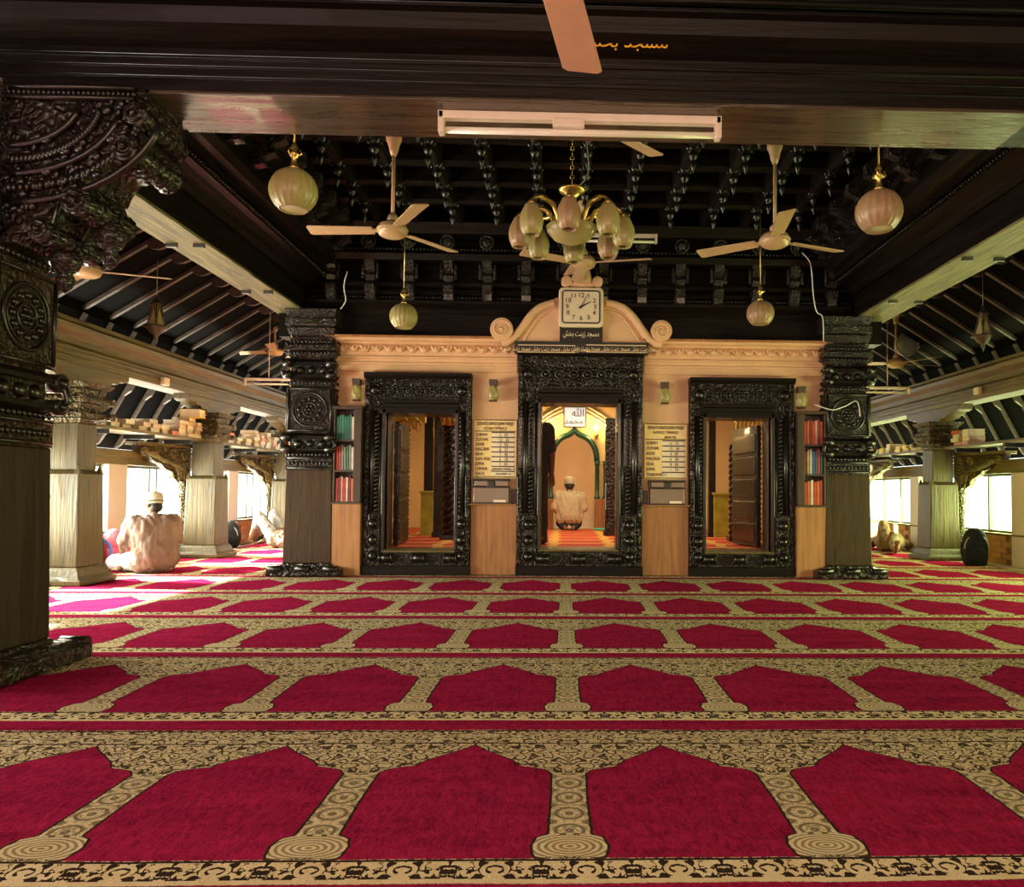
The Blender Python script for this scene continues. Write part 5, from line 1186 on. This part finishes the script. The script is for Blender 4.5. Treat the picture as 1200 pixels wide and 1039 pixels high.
# further tube lights hanging in the aisles and behind the chandelier
def hang_tube(p, L_, lab, cz):
    o = thing('tube_light', lab, 'lamp', tuple(p), 'hanging tube lights')
    part('batten', MB().box(p.x-L_/2, p.x+L_/2, p.y-0.02, p.y+0.02, p.z, p.z+0.035), MT('fitting'), o, bev=0.004)
    part('tube', MB().cyl((p.x-L_/2+0.02, p.y-0.01, p.z-0.045), (p.x+L_/2-0.02, p.y-0.01, p.z-0.045), 0.014, n=10), MT('tube_glass'), o)
    for s in (-1, 1): part('end_holder', MB().box(p.x+s*L_/2-0.012, p.x+s*L_/2+0.012, p.y-0.025, p.y+0.015, p.z-0.06, p.z+0.035), MT('fitting'), o, bev=0.003)
    part('drop_rod', MB().cyl((p.x, p.y, p.z+0.03), (p.x, p.y, cz), 0.006, n=6), MT('fitting'), o)
hang_tube(P(315, 446, Y=10.4), 0.62, 'white tube light hanging in the left aisle beside the big pillar', 3.3)
hang_tube(P(1040, 456, Y=10.4), 0.60, 'white tube light hanging in the right aisle beside the big pillar', 3.3)
hang_tube(P(725, 278, Y=7.6), 0.75, 'white tube light behind the chandelier, under the carved ceiling', 3.7)
# ---------------------------------------------------------------- lanterns
def lantern(p, cz, lab):
    o = thing('hanging_lantern', lab, 'lantern', tuple(p), 'lanterns in the side aisles'); n = 6
    part('glass_body', MB().lathe(p, [(0.085, -0.07), (0.045, 0.15)], n, smooth=False), MT('opal_yellow'), o)
    fr = MB()
    for k in range(n):
        a = 2*pi*k/n; b2 = 2*pi*(k+1)/n
        A = p+Vector((cos(a)*0.088, sin(a)*0.088, -0.07)); B = p+Vector((cos(a)*0.048, sin(a)*0.048, 0.15)); A2 = p+Vector((cos(b2)*0.088, sin(b2)*0.088, -0.07)); B2 = p+Vector((cos(b2)*0.048, sin(b2)*0.048, 0.15))
        fr.tube([A, B], 0.007, 4); fr.tube([A, (B+B2)/2], 0.004, 4); fr.tube([A2, (B+B2)/2], 0.004, 4); fr.tube([A, A2], 0.007, 4)
    part('frame', fr, MT('case_wood'), o)
    part('skirt', MB().lathe(p, [(0.12, -0.075), (0.125, -0.085), (0.085, -0.10), (0.06, -0.14), (0.035, -0.155), (0.02, -0.18), (0.024, -0.20), (0.01, -0.215), (0.001, -0.25)], n*2), MT('case_wood'), o)
    part('roof', MB().lathe(p, [(0.065, 0.15), (0.05, 0.17), (0.02, 0.20), (0.012, 0.22)], n*2).ring(p+Vector((0, 0, 0.235)), 0.016, 0.004, 'y', 10, 4), MT('case_wood'), o)
    part('chain', MB().cyl(p+Vector((0, 0, 0.25)), (p.x, p.y, cz), 0.004, n=5), MT('wire'), o)
lantern(P(183, 374, Y=8.0), 3.25, 'octagonal metal lantern hanging in the left aisle'.replace('octagonal', 'faceted'))
lantern(P(1152, 385, Y=8.0), 3.3, 'faceted metal lantern hanging in the right aisle')
# loudspeaker horn in the right aisle roof
p = P(1078, 410, Y=10.8); o = thing('horn_speaker', 'grey horn loudspeaker under the right aisle roof behind the fan', 'loudspeaker', tuple(p))
q1 = P(1062, 404, Y=10.7); q2 = P(1098, 432, Y=11.2)
part('horn', MB().lathe(q1, [(0.05, -0.02), (0.16, -0.03), (0.15, 0.06), (0.11, 0.12), (0.06, 0.2), (0.03, 0.25)], 24, 'y').ring(q1+Vector((0, -0.03, 0)), 0.16, 0.012, 'y', 24, 5), MT('grey_horn'), o)
part('driver', MB().cyl(q1+Vector((0.03, 0.2, 0.02)), q1+Vector((0.24, 0.1, 0.09)), 0.09, 0.12, 14), MT('grey_horn'), o)
part('bracket', MB().box(q1.x-0.02, q1.x+0.02, 10.85, 10.9, q1.z, q1.z+0.35), MT('metal_dark'), o)
# ============================================================ PEOPLE
def capsule(mb, a, b_, r0, r1):
    a = Vector(a); b_ = Vector(b_); mb.cyl(a, b_, r0, r1, 14).ell(a, (r0,)*3, 14, 8).ell(b_, (r1,)*3, 14, 8)
def remeshed(name, mb, m, parent, vox, smooth=4, M_=None, crease=0.0, mods=None):
    """fuses overlapping rounded volumes into one continuous skin"""
    me = bpy.data.meshes.new('tmp'); me.from_pydata([tuple(v) for v in mb.v], [], mb.f)
    t = bpy.data.objects.new('tmp', me); COL.objects.link(t)
    r = t.modifiers.new('r', 'REMESH'); r.mode = 'VOXEL'; r.voxel_size = vox; r.use_smooth_shade = True
    s = t.modifiers.new('s', 'SMOOTH'); s.factor = 0.5; s.iterations = smooth
    out = bpy.data.meshes.new_from_object(t.evaluated_get(bpy.context.evaluated_depsgraph_get()))
    bpy.data.objects.remove(t); bpy.data.meshes.remove(me)
    if crease:
        for v in out.vertices:
            p = v.co; n = v.normal
            w = noise.noise((p.x*16+3, p.y*16, p.z*7+p.x*8))*1.0+noise.noise((p.x*34, p.y*34+5, p.z*18))*0.5
            v.co = p+n*w*crease
    out.polygons.foreach_set('use_smooth', [True]*len(out.polygons))
    out.name = name; out.materials.clear(); out.materials.append(m)
    o = bpy.data.objects.new(name, out); COL.objects.link(o); o.parent = parent
    return o
def hand(mb, w_, d, side, up):
    """palm and five bent fingers; d = pointing direction, side = thumb side, up = back of the hand"""
    w_ = Vector(w_); d = Vector(d).normalized(); side = (Vector(side)-d*Vector(side).dot(d)).normalized(); up = d.cross(side).normalized()*(1 if d.cross(side).dot(Vector(up)) > 0 else -1)
    pc = w_+d*0.055
    capsule(mb, w_, w_+d*0.04, 0.026, 0.028)
    for k in (-1.5, -0.5, 0.5, 1.5): capsule(mb, w_+d*0.02+side*0.010*k, w_+d*0.085+side*0.018*k, 0.014, 0.0125)
    for k, L_ in ((-1.5, 0.055), (-0.5, 0.072), (0.5, 0.078), (1.5, 0.068)):
        a = w_+d*0.085+side*0.0195*k; b_ = a+d*L_*0.5-up*0.006; c_ = b_+d*L_*0.42-up*0.018
        capsule(mb, a, b_, 0.0098, 0.0088); capsule(mb, b_, c_, 0.0088, 0.0072)
    a = w_+d*0.025+side*0.028; b_ = a+d*0.03+side*0.026-up*0.004; c_ = b_+d*0.032+side*0.006-up*0.008
    capsule(mb, a, b_, 0.013, 0.0105); capsule(mb, b_, c_, 0.0105, 0.008)
def person(loc, ang, J, label, shirt, trouser, cap=None, sleeve=0.9, leg_len=1.0, look=0.0, bulk=1.0, barefoot=True, group=None):
    o = thing('person', label, 'person', loc); o.rotation_euler = (0, 0, ang)
    V = {k: Vector(v) for k, v in J.items()}
    b = MB()
    pel, che, nek, hed = V['pelvis'], V['chest'], V['neck'], V['head']
    sd = (V['shR']-V['shL']).normalized()
    hv = (V['hipR']-V['hipL']).normalized()
    for k in (-0.6, 0, 0.6): capsule(b, pel+hv*0.09*k, che+sd*0.10*k, 0.10*bulk, 0.105*bulk)
    capsule(b, che, nek, 0.09, 0.052); capsule(b, V['shL'], V['shR'], 0.055, 0.055); capsule(b, nek, hed-(hed-nek).normalized()*0.02, 0.052, 0.055)
    up = (hed-nek).normalized()
    R_ = Matrix.Rotation(look, 3, up)
    fw = R_ @ Vector(J.get('face', (0, 1, 0))); fw = (fw-up*fw.dot(up)).normalized(); rt = fw.cross(up)
    HM = Matrix(((rt.x, fw.x, up.x), (rt.y, fw.y, up.y), (rt.z, fw.z, up.z)))
    def H(x, y, z): return hed+HM @ Vector((x, y, z))
    q = HM.to_quaternion()
    b.ell(hed+up*0.03, (0.076, 0.094, 0.095), 18, 12, q); b.ell(H(0, 0.022, -0.045), (0.058, 0.066, 0.068), 16, 10, q)
    b.ell(H(0, 0.068, -0.088), (0.026, 0.022, 0.02), 10, 8, q)
    capsule(b, H(0, 0.092, 0.022), H(0, 0.112, -0.018), 0.008, 0.013); capsule(b, H(-0.03, 0.088, 0.03), H(0.03, 0.088, 0.03), 0.008, 0.008)
    capsule(b, H(-0.018, 0.093, -0.048), H(0.018, 0.093, -0.048), 0.0065, 0.0065); capsule(b, H(-0.015, 0.09, -0.060), H(0.015, 0.09, -0.060), 0.0065, 0.0065)
    for s in (-1, 1): b.ell(H(s*0.077, -0.004, -0.005), (0.010, 0.020, 0.031), 10, 8, q)
    for S in 'LR':
        capsule(b, V['sh'+S], V['el'+S], 0.050*bulk, 0.040); capsule(b, V['el'+S], V['wr'+S], 0.040, 0.027)
        d = V['hd'+S]-V['wr'+S] if 'hd'+S in V else V['wr'+S]-V['el'+S]
        hand(b, V['wr'+S], d, -sd if S == 'R' else sd, (0, 0, 1))
        capsule(b, V['hip'+S], V['kn'+S], 0.085*bulk, 0.060); capsule(b, V['kn'+S], V['an'+S], 0.058, 0.036)
        capsule(b, V['an'+S], V['to'+S], 0.036, 0.024); 
        tdir = (V['to'+S]-V['an'+S]).normalized(); tsd = tdir.cross(Vector((0, 0, 1))); tsd = tsd.normalized() if tsd.length > 0.2 else sd
        capsule(b, V['an'+S]-tdir*0.03, V['an'+S], 0.034, 0.034)
        for k in range(5): capsule(b, V['to'+S]+tsd*(k-2)*0.014-tdir*0.02, V['to'+S]+tsd*(k-2)*0.016+tdir*0.03, 0.013, 0.010)
    remeshed('body', b, MT('skin'), o, 0.0075, 3)
    # clothes
    c = MB()
    for k in (-0.7, 0, 0.7): capsule(c, pel+hv*0.10*k+(che-pel)*0.05, che+sd*0.12*k, 0.140*bulk, 0.128*bulk)
    capsule(c, V['hipL']*0.9+V['pelvis']*0.1+(che-pel)*0.05, V['hipR']*0.9+V['pelvis']*0.1+(che-pel)*0.05, 0.138*bulk, 0.138*bulk)
    capsule(c, che+(nek-che)*0.1, che+(nek-che)*0.72, 0.11, 0.075); capsule(c, V['shL'], V['shR'], 0.070, 0.070)
    for S in 'LR':
        e = V['sh'+S]+(V['el'+S]-V['sh'+S])*min(1, sleeve); capsule(c, V['sh'+S], e, 0.074*bulk, 0.072)
        if sleeve > 1: capsule(c, V['el'+S], V['el'+S]+(V['wr'+S]-V['el'+S])*(sleeve-1), 0.060, 0.048)
    sh = remeshed('shirt', c, MT(shirt), o, 0.013, 3, crease=0.022)
    cr = MB(); cr.tube([nek-(nek-che).normalized()*0.015+sd*cos(a)*0.066+fw*sin(a)*0.066 for a in [k*pi/7 for k in range(14)]], 0.012, 6, True)
    part_local('collar', cr, MT(shirt), sh)
    t = MB(); capsule(t, V['hipL'], V['hipR'], 0.118*bulk, 0.118*bulk); capsule(t, pel, pel+(che-pel)*0.2, 0.12*bulk, 0.12*bulk)
    for S in 'LR':
        capsule(t, V['hip'+S], V['kn'+S], 0.105*bulk, 0.078)
        capsule(t, V['kn'+S], V['kn'+S]+(V['an'+S]-V['kn'+S])*leg_len, 0.078, 0.062)
    remeshed('trousers', t, MT(trouser), o, 0.013, 3, crease=0.012)
    # eyes, hair, cap
    ey = MB()
    for s in (-1, 1): ey.ell(H(s*0.031, 0.086, 0.012), (0.011, 0.008, 0.007), 8, 6, q)
    part_local('eyes', ey, MT('black'), o)
    hr = MB()
    hr.ell(hed+up*0.036-fw*0.012, (0.081, 0.094, 0.092), 16, 12, q); hr.ell(H(0, -0.045, -0.025), (0.070, 0.058, 0.060), 14, 10, q)
    part_local('hair', hr, MT('hair'), o)
    if cap:
        cp = MB(); n = 20; vs = []
        prof = [(1.02, 0.020), (1.04, 0.055), (1.03, 0.10), (0.92, 0.135), (0.55, 0.150), (0.02, 0.153)]
        for r, h in prof:
            for i in range(n):
                a = 2*pi*i/n; vs.append(H(cos(a)*0.083*r, -0.008+sin(a)*0.101*r, h-0.012))
        cp.add(vs, [(k*n+i, k*n+(i+1) % n, (k+1)*n+(i+1) % n, (k+1)*n+i) for k in range(len(prof)-1) for i in range(n)], True)
        cpo = part_local('cap', cp, MT('cap_cream'), o)
        if cap == 'striped':
            bd = MB(); bd.tube([H(cos(a)*0.0850, -0.008+sin(a)*0.1035, 0.035) for a in [k*2*pi/24 for k in range(24)]], 0.0075, 6, True)
            part_local('cap_band', bd, MT('cap_brown'), cpo)
    return o
def part_local(name, mb, m, parent):
    me = mb.mesh(name); me.materials.append(m)
    o = bpy.data.objects.new(name, me); COL.objects.link(o); o.parent = parent; return o

# man sitting on the carpet in the left aisle (x right, y forward)
J = dict(pelvis=(0, -0.02, .14), chest=(0.0, 0.05, .46), neck=(0, .08, .585), head=(0, .10, .70), shL=(-.185, .06, .525), shR=(.185, .06, .525),
         elL=(-.27, .12, .30), elR=(.26, .15, .30), wrL=(-.24, .27, .15), wrR=(.15, .32, .20), hdL=(-.22, .35, .12), hdR=(.08, .38, .19),
         hipL=(-.10, 0, .11), hipR=(.10, 0, .11), knL=(-.30, .36, .09), knR=(.24, .40, .10), anL=(-.02, .40, .05), anR=(-.22, .22, .05), toL=(.08, .46, .03), toR=(-.32, .12, .03))
p = P(180, 670, Z=0)
person((p.x, p.y, 0.012), radians(42), J, 'man in pinkish brown shirt and striped cap sitting in the left aisle', 'shirt_pink', 'trouser_white', 'striped', look=radians(35), bulk=1.12)
# man kneeling before the niche
J = dict(pelvis=(0, 0, .23), chest=(0, .05, .50), neck=(0, .06, .62), head=(0, .08, .725), shL=(-.175, .05, .555), shR=(.175, .05, .555),
         elL=(-.235, .03, .33), elR=(.235, .03, .33), wrL=(-.17, .20, .235), wrR=(.17, .20, .235), hdL=(-.15, .3, .21), hdR=(.15, .3, .21),
         hipL=(-.09, .0, .20), hipR=(.09, .0, .20), knL=(-.14, .38, .09), knR=(.14, .38, .09), anL=(-.09, -.05, .06), anR=(.09, -.05, .06), toL=(-.05, -.17, .03), toR=(.05, -.17, .03))
p = P(667, 620.5, Z=fi)
person(tuple(p), 0, J, 'man in a cream shirt and white cap kneeling before the green arch', 'shirt_cream', 'trouser_navy', 'plain', bulk=1.05)
# standing man behind the central door frame
J = dict(pelvis=(0, 0, .90), chest=(0, 0, 1.25), neck=(0, .0, 1.42), head=(0, .02, 1.54), shL=(-.18, 0, 1.36), shR=(.18, 0, 1.36),
         elL=(-.24, .0, 1.08), elR=(.24, -.02, 1.08), wrL=(-.22, .12, .85), wrR=(.24, .05, .83), hipL=(-.09, 0, .86), hipR=(.09, 0, .86),
         knL=(-.10, .02, .47), knR=(.12, .03, .47), anL=(-.10, 0, .07), anR=(.14, 0, .07), toL=(-.11, .14, .03), toR=(.16, .14, .03))
person((-0.385, 9.05, fi), 0, J, 'standing man in dark clothes half hidden behind the left jamb of the central doorway', 'cloth_dark', 'cloth_dark', None, sleeve=0.8)
# reclining person with knees up in the left aisle
J = dict(pelvis=(0, 0, .12), chest=(0, -.38, .13), neck=(0, -.55, .14), head=(0, -.68, .14), face=(0, 0, 1), shL=(-.18, -.48, .12), shR=(.18, -.48, .12),
         elL=(-.30, -.25, .07), elR=(.30, -.25, .07), wrL=(-.14, -.08, .20), wrR=(.14, -.08, .22), hipL=(-.10, 0, .13), hipR=(.10, 0, .13),
         knL=(-.13, .27, .47), knR=(.13, .20, .49), anL=(-.14, .42, .07), anR=(.13, .36, .07), toL=(-.15, .56, .03), toR=(.13, .50, .03))
p = P(313, 641, Z=0)
person((p.x+0.18, p.y, 0.012), radians(72), J, 'person lying in the left aisle, knees up, with rolled grey trousers', 'cloth_brown', 'trouser_grey', None, leg_len=0.38)
J = dict(pelvis=(0, 0, .12), chest=(0, -.38, .13), neck=(0, -.55, .14), head=(0, -.68, .14), face=(0, 0, 1), shL=(-.18, -.48, .12), shR=(.18, -.48, .12),
         elL=(-.30, -.25, .07), elR=(.30, -.25, .07), wrL=(-.14, -.08, .20), wrR=(.14, -.08, .22), hipL=(-.10, 0, .13), hipR=(.10, 0, .13),
         knL=(-.05, .34, .12), knR=(.10, .22, .40), anL=(-.04, .70, .06), anR=(.05, .46, .20), toL=(-.06, .76, .17), toR=(.0, .56, .30))
p = P(1078, 641, Z=0)
person((5.1, 11.9, 0.012), radians(160), J, 'person lying behind the bracketed pillar in the right aisle, one knee raised', 'cloth_brown', 'cloth_brown', None, leg_len=0.8)

# ============================================================ BAGS AND SMALL THINGS
def backpack(c, ang, h, w_, d_, mat, strap, label, pocket=None):
    o = thing('backpack', label, 'bag', c); o.rotation_euler = (0, 0, ang)
    b = MB()
    for (x, z, r) in ((0, .42, .40), (0, .25, .46), (0, .62, .34)): b.ell((x, 0, z*h), (w_*0.55, d_*0.5, h*0.42), 16, 10)
    b.box(-w_*0.46, w_*0.46, -d_*0.36, d_*0.36, 0.01, h*0.6)
    remeshed('shell', b, MT(mat), o, 0.014, 5, crease=0.006)
    pk = MB(); pk.ell((0, -d_*0.42, h*0.30), (w_*0.40, d_*0.28, h*0.24), 16, 10); part_local('front_pocket', pk, MT(pocket or mat), o)
    z = MB(); z.tube([(w_*0.5*cos(a), -d_*0.33, h*0.45+h*0.40*sin(a)) for a in [k*pi/12 for k in range(13)]], 0.008, 6); part_local('zip', z, MT('wire'), o)
    s = MB()
    s.tube([(w_*0.10*cos(a), 0, h*0.86+0.05*sin(a)) for a in [k*pi/8 for k in range(9)]], 0.011, 6)
    for sx_ in (-1, 1): s.tube(smooth_path([Vector((sx_*w_*0.25, d_*0.3, h*0.8)), Vector((sx_*w_*0.42, d_*0.62, h*0.6)), Vector((sx_*w_*0.46, d_*0.62, h*0.3)), Vector((sx_*w_*0.40, d_*0.35, h*0.08))]), 0.016, 6)
    part_local('strap', s, MT(strap), o)
p = Vector((-5.07, 8.42, 0)); backpack((p.x, p.y, 0), radians(-35), 0.44, 0.30, 0.22, 'bag_black', 'bag_blue', 'black backpack with blue top leaning beside the seated man in the left aisle', 'bag_black')
tp = MB(); tp.ell((0, 0, 0), (0.15, 0.11, 0.10), 14, 8)
t_ = single('cushion_bag', MB().ell((p.x-0.02, p.y+0.02, 0.40), (0.13, 0.10, 0.06), 14, 8).ring((p.x-0.02, p.y-0.03, 0.40), 0.11, 0.012, 'y', 16, 5), MT('bag_blue'), 'small blue pouch lying on top of the black backpack', 'bag', (p.x, p.y, 0.38))
p = P(124, 664, Z=0); backpack((-5.07, 8.86, 0), radians(20), 0.42, 0.26, 0.2, 'bag_red', 'bag_red', 'red bag standing behind the black backpack at the left windows')
p = P(269, 641, Z=0); backpack((-5.06, p.y-0.1, 0), radians(10), 0.40, 0.26, 0.2, 'bag_black', 'bag_black', 'dark bag by the brick wall just right of the left bracketed pillar')
p = P(1143, 662, Z=0); backpack((min(p.x, 5.45), p.y, 0), radians(-15), 0.46, 0.28, 0.2, 'bag_black', 'bag_black', 'black backpack against the brick wall in the right aisle')
# bare floor beside the right windows, sunlit brightness put into its pale colour
single('pale_floor_strip', MB().box(5.43, 5.61, 6.0, 15.4, -0.02, 0.004), MT('pier_plaster'), 'bare floor strip along the right window wall, its pale colour standing for sunlight', 'mat', (5.5, 9, 0))
single('pale_floor_strip', MB().box(-5.21, -5.01, 2.0, 15.4, -0.02, 0.004), MT('pier_plaster'), 'pale strip of bare floor along the left window wall', 'mat', (-5.1, 9, 0))
# loose wires
def wire(pts, r, label, m='white_wire'):
    v = smooth_path([Vector(q) for q in pts], 5); single('cable', MB().tube(v, r, 5), MT(m), label, 'cable', tuple(v[-1]))
wire([P(940, 296, Y=7.95), P(950, 310, Y=7.95), P(953, 345, Y=8.0), P(957, 365, Y=8.05), P(964, 372, Y=8.05), P(965, 400, Y=8.1)], 0.006, 'thin loose cable hanging at the right end of the doorway wall')
wire([P(407, 318, Y=7.95), P(403, 335, Y=7.95), P(405, 352, Y=7.98), P(399, 362, Y=8.0)], 0.006, 'thin loose cable hanging at the left end of the doorway wall')
wire([P(52, 512, Y=7.15), P(54, 530, Y=7.15), P(55, 560, Y=7.15), P(58, 584, Y=7.15)], 0.012, 'pale cable running down the first weathered pillar of the left aisle')
wire([P(955, 474, Y=8.1), P(975, 480, Y=8.1), P(990, 476, Y=8.1), P(1004, 470, Y=8.1), P(1008, 488, Y=8.1)], 0.006, 'pale cable looped across the big right pillar')
